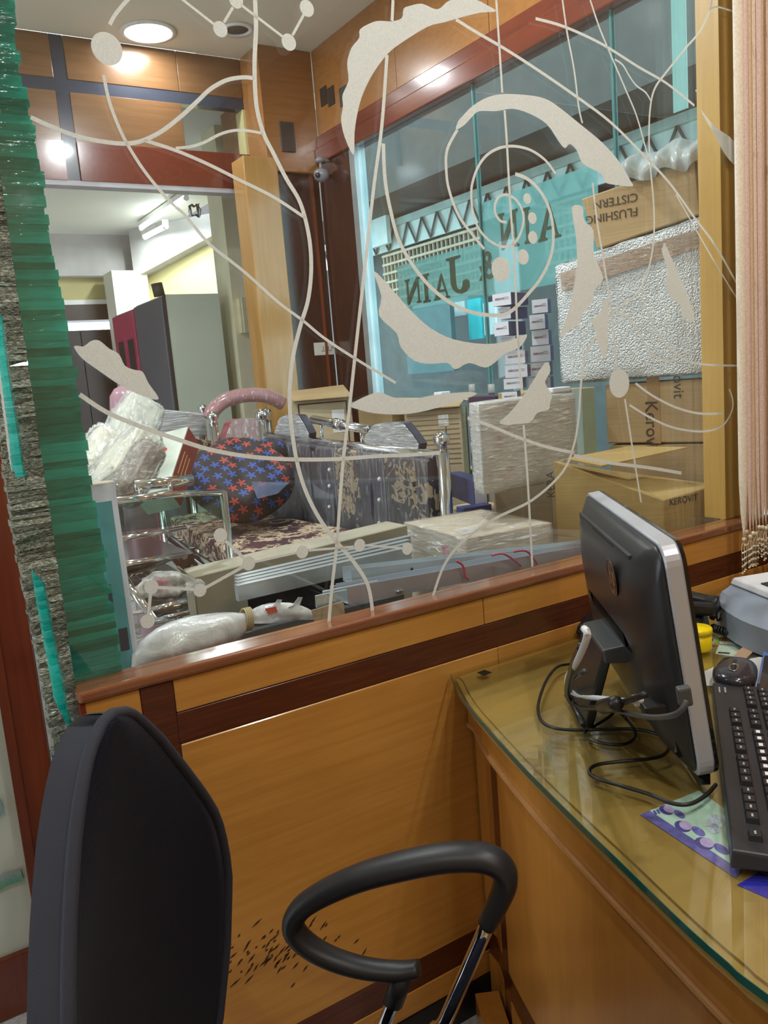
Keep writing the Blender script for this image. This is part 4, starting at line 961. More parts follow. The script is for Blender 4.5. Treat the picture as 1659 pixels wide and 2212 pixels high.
# ---- printer
p0 = onZ(1545, 1350, DZ+.001); pa = .10
pr = thing('printer', p0+Vector((.15, 0, 0)), 'grey desktop printer with pale top at the back corner of the desk', 'printer')
PG = mat('printer_grey', (.22, .26, .32), .4, var=.04); PL = mat('printer_pale', (.62, .64, .67), .4, var=.03); PD = mat('printer_slot', (.02, .02, .022), .5)
pd_ = Vector((math.cos(math.radians(-113)), math.sin(math.radians(-113)), 0)); pn = Vector((-pd_.y, pd_.x, 0))
ztop = onP(1545, 1264, p0, 0).z-DZ
def pq(a, b, z_): return p0+pd_*a+pn*b+Vector((0, 0, z_))
PLN, PDP = .30, .25
prof = [(0, .001), (0, ztop*.80), (.02, ztop*.93), (.06, ztop)]
loops = []
for a in [0, .012]+[PLN*k/10 for k in range(1, 10)]+[PLN-.012, PLN]:
    bl = .03*math.sin(PI*a/PLN); e = .006 if a in (0, PLN) else 0
    loops.append([pq(a, e-bl, .001), pq(a, e-bl, ztop*.62), pq(a, e-bl*.6+.012, ztop*.86-e), pq(a, .035, ztop-e), pq(a, PDP-.01, ztop-e), pq(a, PDP, ztop-.01-e), pq(a, PDP, .001)])
loft('body', loops, PG, pr, True).data.set_sharp_from_angle(angle=.5)
hexa('top_cover', [pq(.008, .030, ztop+.0005), pq(PLN-.008, .030, ztop+.0005), pq(PLN-.008, PDP-.012, ztop+.0005), pq(.008, PDP-.012, ztop+.0005)], [pq(.015, .034, ztop+.016), pq(PLN-.015, .034, ztop+.016), pq(PLN-.015, PDP-.016, ztop+.024), pq(.015, PDP-.016, ztop+.024)], PL, pr, .004, 2)
hexa('paper_slot', [pq(.09, .05, ztop+.016), pq(PLN-.06, .05, ztop+.016), pq(PLN-.06, .13, ztop+.016), pq(.09, .13, ztop+.016)], [pq(.09, .05, ztop+.0195), pq(PLN-.06, .05, ztop+.0195), pq(PLN-.06, .13, ztop+.0225), pq(.09, .13, ztop+.0225)], PD, pr)
for k in range(3): hexa('top_groove', [pq(.05+k*.01, .145+k*.008, ztop+.0215), pq(.2+k*.01, .145+k*.008, ztop+.0215), pq(.2+k*.01, .147+k*.008, ztop+.0215), pq(.05+k*.01, .147+k*.008, ztop+.0215)], [pq(.05+k*.01, .145+k*.008, ztop+.0237), pq(.2+k*.01, .145+k*.008, ztop+.0237), pq(.2+k*.01, .147+k*.008, ztop+.0237), pq(.05+k*.01, .147+k*.008, ztop+.0237)], PG, pr)
# ---- string curtain
sc2 = thing('string_curtain', (1.86, 1.24, .88), 'gathered peach and cream string curtain with beaded ends at the right edge', 'curtain')
SM = [mat('string_cream', (.86, .79, .66), .7, var=.1, scale=200), mat('string_peach', (.80, .60, .45), .7, var=.12, scale=200), mat('string_pink', (.74, .57, .50), .7, var=.12, scale=200), mat('string_tan', (.70, .53, .37), .7, var=.12, scale=200)]
BEAD = mat('bead_ivory', (.72, .64, .48), .25, coat=.5)
rnd = random.Random(3); px = 1594.0; k = 0
while px < 1760:
    yy = 1.235+.012*math.sin(k*1.9); top = onY(px, 0, yy); zb = .905+rnd.uniform(-.012, .02); x = top.x
    w_ = .0088 if k else .015
    zz = [2.9, 2.2, 1.6, 1.2, zb+.14, zb+.06, zb+.02, zb]; rr = [w_, w_, w_, w_, w_*.9, w_*.6, w_*.28, w_*.22]
    s = tube('strand', [(x+rnd.uniform(-.0006, .0006), yy, q) for q in zz], rr, SM[0] if k == 0 else SM[k % 4], sc2, 8, .6, upv=(0, 1, 0))
    vs_, fs_ = [], []
    lathe('knot', (x, yy, zb-.004), [(.001, -.006), (.0045, -.004), (.005, 0), (.0045, .004), (.001, .006)], BEAD, s, 8)
    for j in range(3):
        bx = x+(j-1)*.0055; pts = [(x, yy, zb-.006), (bx, yy-.003*(j-1), zb-.02), (bx+rnd.uniform(-.003, .003), yy, zb-.07-rnd.uniform(0, .02))]
        dgl = tube('bead_thread', pts, .0007, BEAD, s, 5)
        me = dgl.data; b = bmesh.new(); b.from_mesh(me)
        for q in range(4):
            f_ = .25+.24*q; z_ = pts[1][2]+(pts[2][2]-pts[1][2])*f_; xx = pts[1][0]+(pts[2][0]-pts[1][0])*f_
            bmesh.ops.create_icosphere(b, subdivisions=1, radius=.0030, matrix=Matrix.Translation((xx, yy, z_)))
        b.to_mesh(me); b.free(); me.shade_smooth()
    px += 7.4+rnd.uniform(-1, 1); k += 1
# ------------------------------------------------------------------ visitor chair
cf = Vector((.788, -.616, 0)); cb = Vector((.616, .788, 0)); CB = Vector((.182, .862, 0))
ch = thing('office_chair', CB+cf*.22, 'dark navy mesh-backed office chair with black loop armrest facing the desk', 'chair')
def mesh_fab():
    m, n, l, b_ = nt('chair_mesh'); v = coords(n, l, (1, 1, 1))
    wv = n.new('ShaderNodeTexWave'); wv.wave_type = 'BANDS'; wv.bands_direction = 'Z'; wv.inputs['Scale'].default_value = 190; wv.inputs['Distortion'].default_value = .6; l.new(v, wv.inputs['Vector'])
    l.new(ramp(n, l, wv.outputs['Fac'], [(.2, (.004, .005, .010)), (.8, (.011, .014, .026))]), b_.inputs['Base Color']); b_.inputs['Roughness'].default_value = .75
    b_.inputs['Sheen Weight'].default_value = .05; b_.inputs['Specular IOR Level'].default_value = .05; bump(n, l, wv.outputs['Fac'], b_, .4, .002); return m
CM = mesh_fab(); CFR = mat('chair_rim_lit', (.026, .030, .044), .8, bmp=.3, bs=500); BLP = mat('arm_black', (.022, .023, .026), .42, bmp=.04, bs=500); CHR = mat('chrome', (.72, .73, .75), .10, 1, var=.02)  # rim colour lightened to carry the light on the backrest's edge
HW = [(.44, .15), (.47, .175), (.50, .192), (.60, .215), (.70, .225), (.745, .222), (.80, .210), (.845, .187), (.895, .155), (.96, .108), (.995, .075), (1.018, .048), (1.03, .012)]
def hw(z_):
    for (a, x0), (b2, x1) in zip(HW[:-1], HW[1:]):
        if z_ <= b2: return x0+(x1-x0)*(z_-a)/(b2-a)
    return HW[-1][1]
def bp(s_, z_, off=0):
    w_ = hw(z_); lean = -.029+.067*(z_-1.03)
    return CB+cb*(s_*w_)+cf*(.05*(s_*w_/.225)**2+lean+off+.02)+Vector((0, 0, z_))
zs = [.44+.59*(1-(1-k/26)**1.6) for k in range(27)]
vs = [bp(i/10-1, z_, .012*(1-abs(i/10-1)**3)) for z_ in zs for i in range(21)]+[bp(i/10-1, z_, -.036) for z_ in zs for i in range(21)]
fs = []; N1 = 27*21
for j in range(26):
    for i in range(20): a = j*21+i; fs += [(a, a+1, a+22, a+21), (N1+a, N1+a+21, N1+a+22, N1+a+1)]
    fs += [(j*21, j*21+21, N1+j*21+21, N1+j*21), (j*21+20, N1+j*21+20, N1+j*21+41, j*21+41)]
for i in range(20): fs += [(i, N1+i, N1+i+1, i+1), (26*21+i, 26*21+i+1, N1+26*21+i+1, N1+26*21+i)]
mesh('backrest', vs, fs, CM, ch, True)
for sd_ in (-1, 1):
    ob_ = Vector(cb)*sd_*.003
    vs_ = [p_ for z_ in zs for p_ in (bp(sd_, z_, .002)+ob_, bp(sd_, z_, -.017)+ob_*1.6, bp(sd_, z_, -.036)+ob_)]
    mesh('side_band', vs_, [(3*j+i, 3*j+i+1, 3*j+i+4, 3*j+i+3) for j in range(26) for i in range(2)], CFR, ch, True)
rim = [bp(-1, z_) for z_ in zs]+[bp(1, z_) for z_ in reversed(zs)]
tube('back_frame', rim, .007, CFR, ch, 12, closed=True)
sc_ = CB+cf*.26+Vector((0, 0, .44))
T = Matrix((cf, cb, Vector((0, 0, 1)))).transposed()
blob('seat', sc_, (.46, .46, .085), CM, ch, 4, 36, 14, T)
obox('seat_pan', sc_-Vector((0, 0, .05)), (.34, .30, .02), BLACKP, ch, 0, .004, T)
tube('back_bracket', smooth_pts([sc_-Vector((0, 0, .045))-cf*.1, sc_-cf*.24-Vector((0, 0, .03)), bp(0, .50, -.03), bp(0, .66, -.028)], 5), .018, BLACKP, ch, 10, .5)
ARM = [(905,2092),(860,2098),(790,2092),(720,2072),(665,2042),(634,2005),(645,1968),(690,1934),(770,1898),(860,1872),(960,1853),(1040,1852),(1082,1872),(1092,1905),(1076,1950),(1052,1996)]
apd = math.radians(-43); ap = Vector((.54, .90, .66))
A3 = [onP(x, y, ap, apd) for x, y in ARM]
mid = CB+cf*.22
def mirror(p): d_ = (p-mid).dot(cb); return p-cb*2*d_
rr = [.013, .015, .016, .017, .018, .019, .019, .020, .021, .022, .022, .022, .021, .020, .018, .016]
for side in (0, 1):
    P3 = [p if side == 0 else mirror(p) for p in A3]
    path = smooth_pts(P3, 5); r2 = []
    for i in range(len(path)): f_ = i/5; j = min(int(f_), len(rr)-2); r2.append(rr[j]+(rr[j+1]-rr[j])*(f_-j))
    pd2 = Vector((math.cos(apd), math.sin(apd), 0)); side_n = cb
    tube('armrest', path, [x*1.15 for x in r2], BLP, ch, 14, .72, upv=None)
    la = onP(1056, 1990, ap, apd); lb = onP(962, 2205, ap, apd); ra = onP(872, 2104, ap, apd); rb = onP(830, 2212, ap, apd)
    dd = (lb-la).normalized(); l2 = lb+dd*.03; d3 = (rb-ra).normalized(); r3 = rb+d3*.02
    und = sc_-Vector((0, 0, .055))
    pts1 = [la, lb, l2, und+cf*.10+cb*.12]; pts2 = [ra, rb, r3, und-cf*.04+cb*.12]
    if side: pts1 = [mirror(p) for p in pts1]; pts2 = [mirror(p) for p in pts2]
    tube('arm_leg', smooth_pts(pts1, 5), .0105, CHR, ch, 10); tube('arm_leg', smooth_pts(pts2, 5), .0105, CHR, ch, 10)
    sl = [onP(872, 2098, ap, apd), onP(848, 2165, ap, apd)]
    if side: sl = [mirror(p) for p in sl]
    tube('arm_sleeve', sl, .0155, BLP, ch, 12)
bc = CB+cf*.26
lathe('gas_lift', bc, [(.026, .09), (.026, .25), (.015, .25), (.015, .375)], BLACKP, ch, 16)
for k in range(5):
    a = 2*PI*k/5+.3; e = bc+Vector((.27*math.cos(a), .27*math.sin(a), .075))
    tube('base_arm', [bc+Vector((0, 0, .10)), e], [.022, .013], BLACKP, ch, 8)
    lathe('castor', e+Vector((-math.sin(a)*.015, math.cos(a)*.015, -.048)), [(.001, 0), (.026, 0), (.026, .03), (.001, .03)], BLACKP, ch, 14, Vector((math.sin(a), -math.cos(a), 0)))
# ------------------------------------------------------------------ goods in the shop
def carton_mat(name, c1, c2, lines=90):
    if name in MATS: return MATS[name]
    m, n, l, b = nt(name); v = coords(n, l)
    f = noise(n, l, v, 6, 5); g = noise(n, l, coords(n, l, (1, 1, lines)), 3, 2)
    c = ramp(n, l, f, [(.3, c1), (.7, c2)]); mx = n.new('ShaderNodeMixRGB'); mx.blend_type = 'MULTIPLY'; mx.inputs[0].default_value = .35
    l.new(c, mx.inputs[1]); l.new(ramp(n, l, g, [(.35, (.75, .72, .68)), (.65, (1, 1, 1))]), mx.inputs[2]); l.new(mx.outputs[0], b.inputs['Base Color'])
    b.inputs['Roughness'].default_value = .75; bump(n, l, g, b, .15, .003); MATS[name] = m; return m
TAN = carton_mat('carton_tan', (.36, .245, .115), (.45, .32, .16)); TAN2 = carton_mat('carton_pale', (.40, .32, .20), (.50, .41, .27), 60); TAPE = mat('parcel_tape', (.33, .20, .09), .15, coat=.6)
TIN = mat('carton_inside', (.30, .21, .11), .8); CINK = mat('carton_ink', (.045, .035, .025), .7)
FILM1 = film('stretch_film', .30, streak=(3, 3, 30), rot=(0, .35, 0)); FILM2 = film('clear_film', .16, streak=(8, 8, 8)); POLY = film('polythene', .78, (.80, .82, .82), (3, 3, 3), (0, 0, 0), .2, 5, .7); BUB = None
def bubble_mat():
    m, n, l, b = nt('bubble_wrap'); out = n['Material Output']; v = coords(n, l)
    vo = n.new('ShaderNodeTexVoronoi'); vo.inputs['Scale'].default_value = 210; l.new(v, vo.inputs['Vector'])
    f = noise(n, l, v, 9, 4); b.inputs['Base Color'].default_value = (.78, .82, .82, 1); b.inputs['Roughness'].default_value = .28; b.inputs['Specular IOR Level'].default_value = .6
    iv = n.new('ShaderNodeMath'); iv.operation = 'SUBTRACT'; iv.inputs[0].default_value = 1; l.new(vo.outputs['Distance'], iv.inputs[1])
    bump(n, l, iv.outputs[0], b, 1.0, .006)
    t = n.new('ShaderNodeBsdfTransparent'); mx = n.new('ShaderNodeMixShader'); l.new(ramp(n, l, f, [(.3, (.65,)*3), (.7, (.92,)*3)]), mx.inputs[0])
    l.new(t.outputs[0], mx.inputs[1]); l.new(b.outputs[0], mx.inputs[2]); l.new(mx.outputs[0], out.inputs[0]); return m
BUB = bubble_mat()
def V3(p, z=None): return Vector((p[0], p[1], p[2] if z is None else z))
def quadbox(name, P, dl, dr, wl, wr, z0, z1, m, parent=None, bev=.002):
    """upright box from its near corner P, running wl along dl and wr along dr"""
    a = Vector((P.x, P.y, 0)); L = a+dl*wl; Rr = a+dr*wr; B = L+Rr-a
    q = [a, Rr, B, L]
    return hexa(name, [Vector((p.x, p.y, z0)) for p in q], [Vector((p.x, p.y, z1)) for p in q], m, parent, bev, 1)
def az(d): return Vector((math.cos(math.radians(d)), math.sin(math.radians(d)), 0))
def shell(name, src, m, parent, off=.004, cuts=7, jit=.003):
    """a loose wrinkled skin round another box-like mesh"""
    b = bmesh.new(); b.from_mesh(src.data); bmesh.ops.remove_doubles(b, verts=b.verts, dist=.004); bmesh.ops.subdivide_edges(b, edges=list(b.edges), cuts=cuts, use_grid_fill=True); b.normal_update()
    for v_ in b.verts: v_.co += v_.normal*(off+R.uniform(0, jit))
    return frommesh(name, b, m, parent, True)
# ---- right hand stack: plane S
S0 = Vector((1.80, 1.845, 0)); SA = math.radians(-67); SD = az(-67); SN = Vector((-SD.y, SD.x, 0))
if SN.dot(S0) < 0: SN = -SN
def onS(px, py, off=0): return onP(px, py, S0+SN*off, SA)
def stackbox(name, tl, tr, bl, br, dep, label, m, off=0, cat='box', group=None, mparts=True):
    q = [onS(*p, off) for p in (tl, tr, br, bl)]; t = thing(name, (q[3]+q[2])/2, label, cat, group)
    bk = [p+SN*dep for p in q]
    o = hexa('carton', [q[3], q[2], bk[2], bk[3]], [q[0], q[1], bk[1], bk[0]], m, t, .003, 1); return t, o, q
c2, o2, q2 = stackbox('carton', (1307, 832), (1556, 816), (1312, 958), (1556, 955), .14, 'brown carton with sideways brand lettering under the bubble wrapped box', TAN, .012, 'carton', 'cartons piled behind the glass')
def stext(s, size, px, py, xd, yd, parent, off=.011, m=CINK, nm='lettering', al='LEFT', bold=0): return text(nm, s, size, m, onS(px, py, off), xd, yd, parent, .0003, al, bold)
UP = Vector((0, 0, 1))
stext('Kerovit', .050, 1394, 866, -UP, SD, c2, bold=.0005); stext('Kerovit', .042, 1453, 760, -UP, SD, c2); stext('KEROVIT', .045, 1541, 815, -UP, SD, c2)
p_ = [onS(1396, 812, .0115), onS(1424, 812, .0115), onS(1428, 958, .0115), onS(1404, 958, .0115)]
prism('tape_strip', p_, -SN*.0006, TAPE, c2)
c2b, o2b, q2b = stackbox('carton', (1318, 962), (1556, 958), (1322, 1100), (1556, 1100), .13, 'shaded brown carton directly beneath the sideways lettered carton', TAN, .015, 'carton', 'cartons piled behind the glass')
hexa('carton_base', [Vector((p.x, p.y, 0)) for p in (q2b[3], q2b[2], q2b[2]+SN*.13, q2b[3]+SN*.13)], [Vector((p.x, p.y, q2b[3].z-.002)) for p in (q2b[3], q2b[2], q2b[2]+SN*.13, q2b[3]+SN*.13)], TAN, c2b)
bw, ob, qb = stackbox('bubble_wrapped_box', (1206, 578), (1557, 462), (1219, 822), (1557, 797), .15, 'large carton in silvery bubble wrap on top of the stack by the post', mat('wrapped_white', (.62, .64, .62), .6), 0, 'box')
shell('bubble_wrap', ob, BUB, bw, .006, 11, .006)
p_ = [onS(1210, 590, -.013), onS(1557, 478, -.013), onS(1557, 520, -.013), onS(1214, 630, -.013)]
prism('tape_band', p_, -SN*.001, film('tan_film', .75, (.42, .30, .20), (6, 6, 30), (0, 0, 0), .15), bw)
fc, of, qf = stackbox('carton', (1256, 430), (1502, 344), (1290, 538), (1512, 462), .14, 'brown carton printed upside down, on top of the bubble wrapped box', TAN, .02, 'carton', 'cartons piled behind the glass')
stext('FLUSHING', .033, 1378, 447, -SD, -UP, fc, .019); stext('CISTERN', .033, 1378, 416, -SD, -UP, fc, .019)
fc2, of2, qf2 = stackbox('carton', (1504, 340), (1560, 335), (1513, 466), (1560, 462), .10, 'narrow end of a brown carton with vertical lettering against the post', carton_mat('carton_deep', (.33, .20, .06), (.40, .26, .09)), .01, 'carton', 'cartons piled behind the glass')
stext('FLUSHING', .026, 1526, 462, UP, -SD, fc2, .0095); stext('CISTERN', .026, 1541, 455, UP, -SD, fc2, .0095)
# loose grey polythene on top
t = thing('polythene_bundle', onS(1440, 390, .05), 'crumpled grey polythene lying on the topmost cartons', 'plastic sheet')
q = [onS(1335, 398, .0), onS(1560, 338, .0), onS(1560, 248, .03), onS(1335, 330, .03)]
def fnp(u, v):
    a = q[0].lerp(q[1], u); b_ = q[3].lerp(q[2], u); p = a.lerp(b_, v)
    return p+SN*(.10*v-.05*math.sin(v*PI)+.012*math.sin(u*23+v*5)+.008*math.sin(u*41))+UP*(.010*math.sin(u*17))
grid('sheet', fnp, 46, 16, mat('grey_poly', (.40, .43, .42), .25, alpha=.9, bmp=.4, bs=40), t)
# ---- crushed open carton in front
c1t = thing('open_carton', (1.78, 1.55, 0), 'big crushed brown carton with raised flap behind the partition, beside the computer', 'carton', 'cartons piled behind the glass')
P = onY(1434, 1081, 1.45); L = onY(1195, 995, 1.66); Rr = Vector((1.965, 1.432, P.z+.015)); B = L+Rr-P; B = Vector((min(B.x, 1.83), B.y, .5*(L.z+Rr.z)))
TANC = carton_mat('carton_ochre', (.37, .255, .09), (.45, .32, .125))
bt = lambda p, z_=0: Vector((p.x, p.y, z_))
hexa('carton', [bt(P), bt(Rr), bt(B), bt(L)], [P, Rr, B, L], TANC, c1t, .002, 1)
fl = [onY(1222, 1002, 1.64), onY(1300, 1018, 1.555), onY(1487, 977, 1.49)]; fl.append(Vector((1.80, 1.60, fl[2].z+.012)))
fl = [p+UP*.010 for p in fl]; prism('flap', fl, (0, 0, .005), TANC, c1t)
lr = (L-P); ldir = Vector((lr.x, lr.y, 0)).normalized(); ln = Vector((ldir.y, -ldir.x, 0)); ln = ln if ln.dot(EYE-P) > 0 else -ln
pl_ = onP(1262, 1128, P, math.atan2(ldir.y, ldir.x)); text('lettering', 'K', .035, CINK, pl_+ln*.0015, ldir*-1, UP, c1t, .0003); 
pl_ = onP(1262, 1165, P, math.atan2(ldir.y, ldir.x)); text('lettering', 'T', .030, CINK, pl_+ln*.0015, ldir*-1, UP, c1t, .0003)
pl_ = onP(1199, 1075, P, math.atan2(ldir.y, ldir.x)); text('lettering', 'KERA', .030, CINK, pl_+ln*.0015, UP, ldir, c1t, .0003)
rd = Vector((Rr.x-P.x, Rr.y-P.y, 0)).normalized(); rn = Vector((rd.y, -rd.x, 0)); rn = rn if rn.dot(EYE-P) > 0 else -rn
for px_, py_, s_, z_ in ((1445, 1092, 'KEROVIT', .026),):
    text('lettering', s_, z_, CINK, onP(px_, py_, P, math.atan2(rd.y, rd.x))+rn*.0015, rd, UP, c1t, .0003)
pe = onP(1538, 1095, P, math.atan2(rd.y, rd.x))+rn*.0015
for rr_ in (.02, .014): tube('stamp_ring', [pe+rd*rr_*math.cos(k*.524)+UP*rr_*math.sin(k*.524) for k in range(12)], .0016, CINK, c1t, 4, closed=True)
pe = onP(1578, 1100, P, math.atan2(rd.y, rd.x))+rn*.0012
prism('green_label', [pe, pe+rd*.04, pe+rd*.04+UP*.016, pe+UP*.016], rn*.0006, mat('label_green', (.03, .30, .10), .5), c1t)
# ---- long stretch wrapped carton
def wrapbox(name, T, L_, R_, Y, zb, label, a_r, m, filmm, dep=None, cat='box', group='stretch wrapped cartons'):
    P_ = onY(T[0], T[1], Y); dr = az(a_r); dl = az(a_r+90)
    wl = (onP(L_[0], L_[1], P_, math.radians(a_r+90))-P_).dot(dl) if dep is None else dep
    wr_ = (onP(R_[0], R_[1], P_, math.radians(a_r))-P_).dot(dr)
    t_ = thing(name, Vector((P_.x, P_.y, zb)), label, cat, group); o_ = quadbox('carton', P_, dl, dr, wl, wr_, zb, P_.z, m, t_)
    f_ = shell('film', o_, filmm, t_); return t_, o_, P_, dl, dr, wl, wr_
w2 = wrapbox('wrapped_carton', (1007, 1163), (871, 1110), (1190, 1119), 1.60, .0, 'long low carton in stretch film with a torn corner, behind the partition', -6, TAN2, FILM1)
_, _, P2, dl2, dr2, wl2, wr2_ = w2
RED = mat('red_print', (.50, .10, .14), .6, var=.3, scale=60)
for k in range(5): a = P2+dl2*(.10+.012*k)-dr2*.007-UP*(.03+.02*k); tube('torn_strand', [a, a+dl2*.012-UP*.002, a+dl2*.03+UP*.004], .0010, mat('film_white', (.8, .8, .78), .2), w2[0], 5)
prism('red_stamp', [P2+dl2*.09-dr2*.0005-UP*.03, P2+dl2*.12-dr2*.0005-UP*.03, P2+dl2*.12-dr2*.0005-UP*.10, P2+dl2*.09-dr2*.0005-UP*.10], -dr2*.0006, RED, w2[0])
prism('torn_film', [P2+UP*.006+dl2*.02, P2+UP*.006+dr2*.05+dl2*.03, P2+UP*.045+dr2*.11+dl2*.05, P2+UP*.008+dr2*.10+dl2*.10, P2+UP*.007+dr2*.02+dl2*.09], (0, 0, .0008), FILM1, w2[0])
w5 = thing('wrapped_carton', (1.55, 1.8, 1.0), 'tall upright carton in shiny stretch film with faint red print', 'box', 'stretch wrapped cartons')
P5 = onY(1046, 1068, 1.74); dr5 = az(3); dl5 = az(66)
wz1 = onY(1040, 872, 1.74).z; wr5 = onP(1241, 900, P5, math.radians(3)).x-P5.x
P5.z = max(P5.z, P2.z+.010)
o5 = quadbox('carton', P5, dl5, dr5, .10, wr5, P5.z, wz1, mat('print_carton', (.52, .48, .42), .7, var=.12, scale=14), w5)
for k in range(9):
    a = P5+dr5*(.06+.03*(k % 5))+UP*(.03+.022*k); dn = Vector((dr5.y, -dr5.x, 0))
    prism('red_print', [a+dn*.0004, a+dr5*.02+dn*.0004, a+dr5*.02+UP*.012+dn*.0004, a+UP*.012+dn*.0004], dn*.0006, mat('faint_red', (.50, .26, .26), .6, var=.3, scale=80), w5)
shell('film', o5, film('stretch_film_bright', .58, streak=(3, 3, 26), rot=(0, -.25, 0)), w5, .004, 9, .003)
# ---- small blue and white boxes, two leaning columns on the wrapped carton
NAVY = mat('navy_card', (.018, .035, .13), .35, var=.08); WCARD = mat('white_card', (.66, .67, .73), .5, var=.03); GREYINK = mat('grey_ink', (.10, .10, .14), .6)
def smallbox(px0, py0, px1, py1, Y, label, tw=0, dep=.13, turn=-14):
    A = onY(px0, py1, Y); d = az(turn); n_ = az(turn+90); ta_ = math.radians(turn)
    w_ = (onP(px1, py1, A, ta_)-A).dot(d); h_ = abs(onP((px0+px1)/2, py0, A, ta_).z-onP((px0+px1)/2, py1, A, ta_).z)
    t_ = thing('faucet_box', (A.x, A.y, A.z), label, 'box', 'small blue and white boxes')
    d = az(turn); n_ = az(turn+90); zb = onP((px0+px1)/2, py1, A, ta_).z; P_ = Vector((A.x, Y, 0))
    quadbox('navy_body', P_, n_, d, dep, w_, zb, zb+h_-.002, NAVY, t_, .001)
    q = P_-n_*.0003+UP*zb; prism('white_end', [q, q+d*w_, q+d*w_+UP*(h_-.002), q+UP*(h_-.002)], -n_*.001, WCARD, t_)
    text('lettering', 'KEROVIT', w_*.13, GREYINK, q-n_*.0012+d*w_*.14+UP*h_*.45, d, UP, t_, .0002, 'LEFT', .0003)
    for j in range(2): a = q-n_*.0012+d*w_*.66+UP*h_*(.46+.12*j); prism('small_print', [a, a+d*w_*.22, a+d*w_*.22+UP*h_*.06, a+UP*h_*.06], -n_*.0003, mat('pale_ink', (.35, .35, .42), .6), t_)
    return t_
YK = 1.98
for k, (a, b_, c_, d_, lb) in enumerate([(1065,632,1105,660,'topmost of the left column'),(1078,662,1104,689,'second of the left column'),(1069,694,1100,725,'third of the left column, jutting left'),(1083,726,1115,756,'fourth of the left column, behind the etched leaf'),(1092,757,1135,785,'fifth of the left column'),(1092,787,1140,815,'sixth of the left column'),(1089,816,1130,840,'seventh of the left column'),(1085,845,1118,868,'lowest of the left column')]):
    smallbox(a, b_, c_, d_, YK, 'small white ended navy box, '+lb, 0, .10 if k < 4 else .06, -72 if k < 3 else -52)
for k, (a, b_, c_, d_, lb) in enumerate([(1150,645,1184,676,'topmost of the right column'),(1145,678,1178,711,'second of the right column'),(1150,712,1186,745,'third of the right column'),(1147,746,1190,781,'fourth of the right column'),(1144,782,1188,812,'fifth of the right column'),(1143,814,1190,842,'lowest of the right column')]):
    smallbox(a, b_, c_, d_, YK+.02, 'small white ended navy box, '+lb, 0, .05, -55)
t = thing('faucet_box', onY(1215, 852, 1.80), 'flat white box lid lying on the tall wrapped carton', 'box'); p = onY(1194, 856, 1.765); quadbox('lid', p, az(66), az(3), .06, .075, wz1+.007, wz1+.020, WCARD, t)
# larger navy boxes between the headboard and the wrapped carton
def navybox(T, L_, R_, bpy_, Y, label, a_r, white='r'):
    P_ = onY(T[0], T[1], Y); dr = az(a_r); dl = az(a_r+90)
    wl = max(.04, (onP(L_[0], L_[1], P_, math.radians(a_r+90))-P_).dot(dl)); wr_ = max(.04, (onP(R_[0], R_[1], P_, math.radians(a_r))-P_).dot(dr))
    zb = onY(T[0], bpy_, Y).z; t_ = thing('tap_carton', Vector((P_.x, P_.y, zb)), label, 'box', 'larger navy boxes')
    quadbox('carton', P_, dl, dr, wl, wr_, zb, P_.z, NAVY, t_, .0015)
    q = Vector((P_.x, P_.y, zb)); nn = -dl
    if white: prism('white_face', [q+dr*.004, q+dr*(wr_-.004), q+dr*(wr_-.004)+UP*(P_.z-zb-.003), q+dr*.004+UP*(P_.z-zb-.003)], nn*.0012, WCARD, t_)
    return t_
navybox((1021, 1038), (967, 1022), (1052, 1032), 1094, 1.98, 'navy box with white face at the foot of the chrome post', -20)
navybox((1000, 1098), (985, 1090), (1062, 1090), 1180, 1.94, 'flat blue box lying lowest beside the wrapped carton', -10, None)
navybox((1022, 948), (1014, 944), (1052, 940), 1000, 2.12, 'navy box with a white label, middle of the stack behind the tall wrapped carton', -25)
navybox((1020, 890), (1012, 884), (1052, 884), 946, 2.14, 'white faced box leaning on top of the stack behind the tall wrapped carton', -25)
obox('box_support', (1.72, 2.2, .45), (.2, .2, .9), TAN2, None); tag(bpy.data.objects['box_support'], 'plain carton low behind the chrome post, under the navy boxes', 'carton', 'cartons piled behind the glass')
# ---- striped carton and flap carton against the street wall
c8 = thing('carton', (1.85, 2.62, 0), 'tall pale carton with ribbed face and dark marks, right of the chrome headboard', 'carton', 'cartons piled behind the glass')
P8 = onY(995, 880, 2.55); z8 = P8.z; L8 = onY(872, 884, 2.72)
d8 = (L8-P8); d8.z = 0; w8 = d8.length; d8.normalize(); n8 = Vector((-d8.y, d8.x, 0)); n8 = n8 if n8.dot(P8) > 0 else -n8
hexa('carton', [bt(P8), bt(P8+n8*.12), bt(P8+n8*.12+d8*w8), bt(P8+d8*w8)], [P8, P8+n8*.12, P8+n8*.12+d8*w8, P8+d8*w8], TAN2, c8, .002, 1)
for k in range(11): a = P8+d8*.01-UP*(.02+.019*k)-n8*.0005; prism('rib', [a, a+d8*(w8-.02), a+d8*(w8-.02)-UP*.003, a-UP*.003], -n8*.0012, mat('rib_brown', (.26, .20, .12), .8), c8)  # darker brown stripes across the carton face
a = P8+d8*.05-n8*.0005-UP*.02; prism('label', [a, a+d8*.04, a+d8*.04-UP*.045, a-UP*.045], -n8*.001, mat('paper_label', (.72, .72, .68), .5, var=.2, scale=120), c8)
a = P8+d8*.06-n8*.0005-UP*.07; prism('ink_line', [a, a+d8*.004, a+d8*.012-UP*.15, a+d8*.008-UP*.15], -n8*.001, CINK, c8)
prism('flap', [P8+UP*.004-n8*.02, P8+d8*w8+UP*.003-n8*.03, P8+d8*w8+n8*.1+UP*.03, P8+n8*.11+UP*.03], (0, 0, .004), TAN, c8)
c9 = thing('carton', (1.75, 3.3, 0), 'wide pale carton with printed outline and white label behind the headboard', 'carton', 'cartons piled behind the glass')
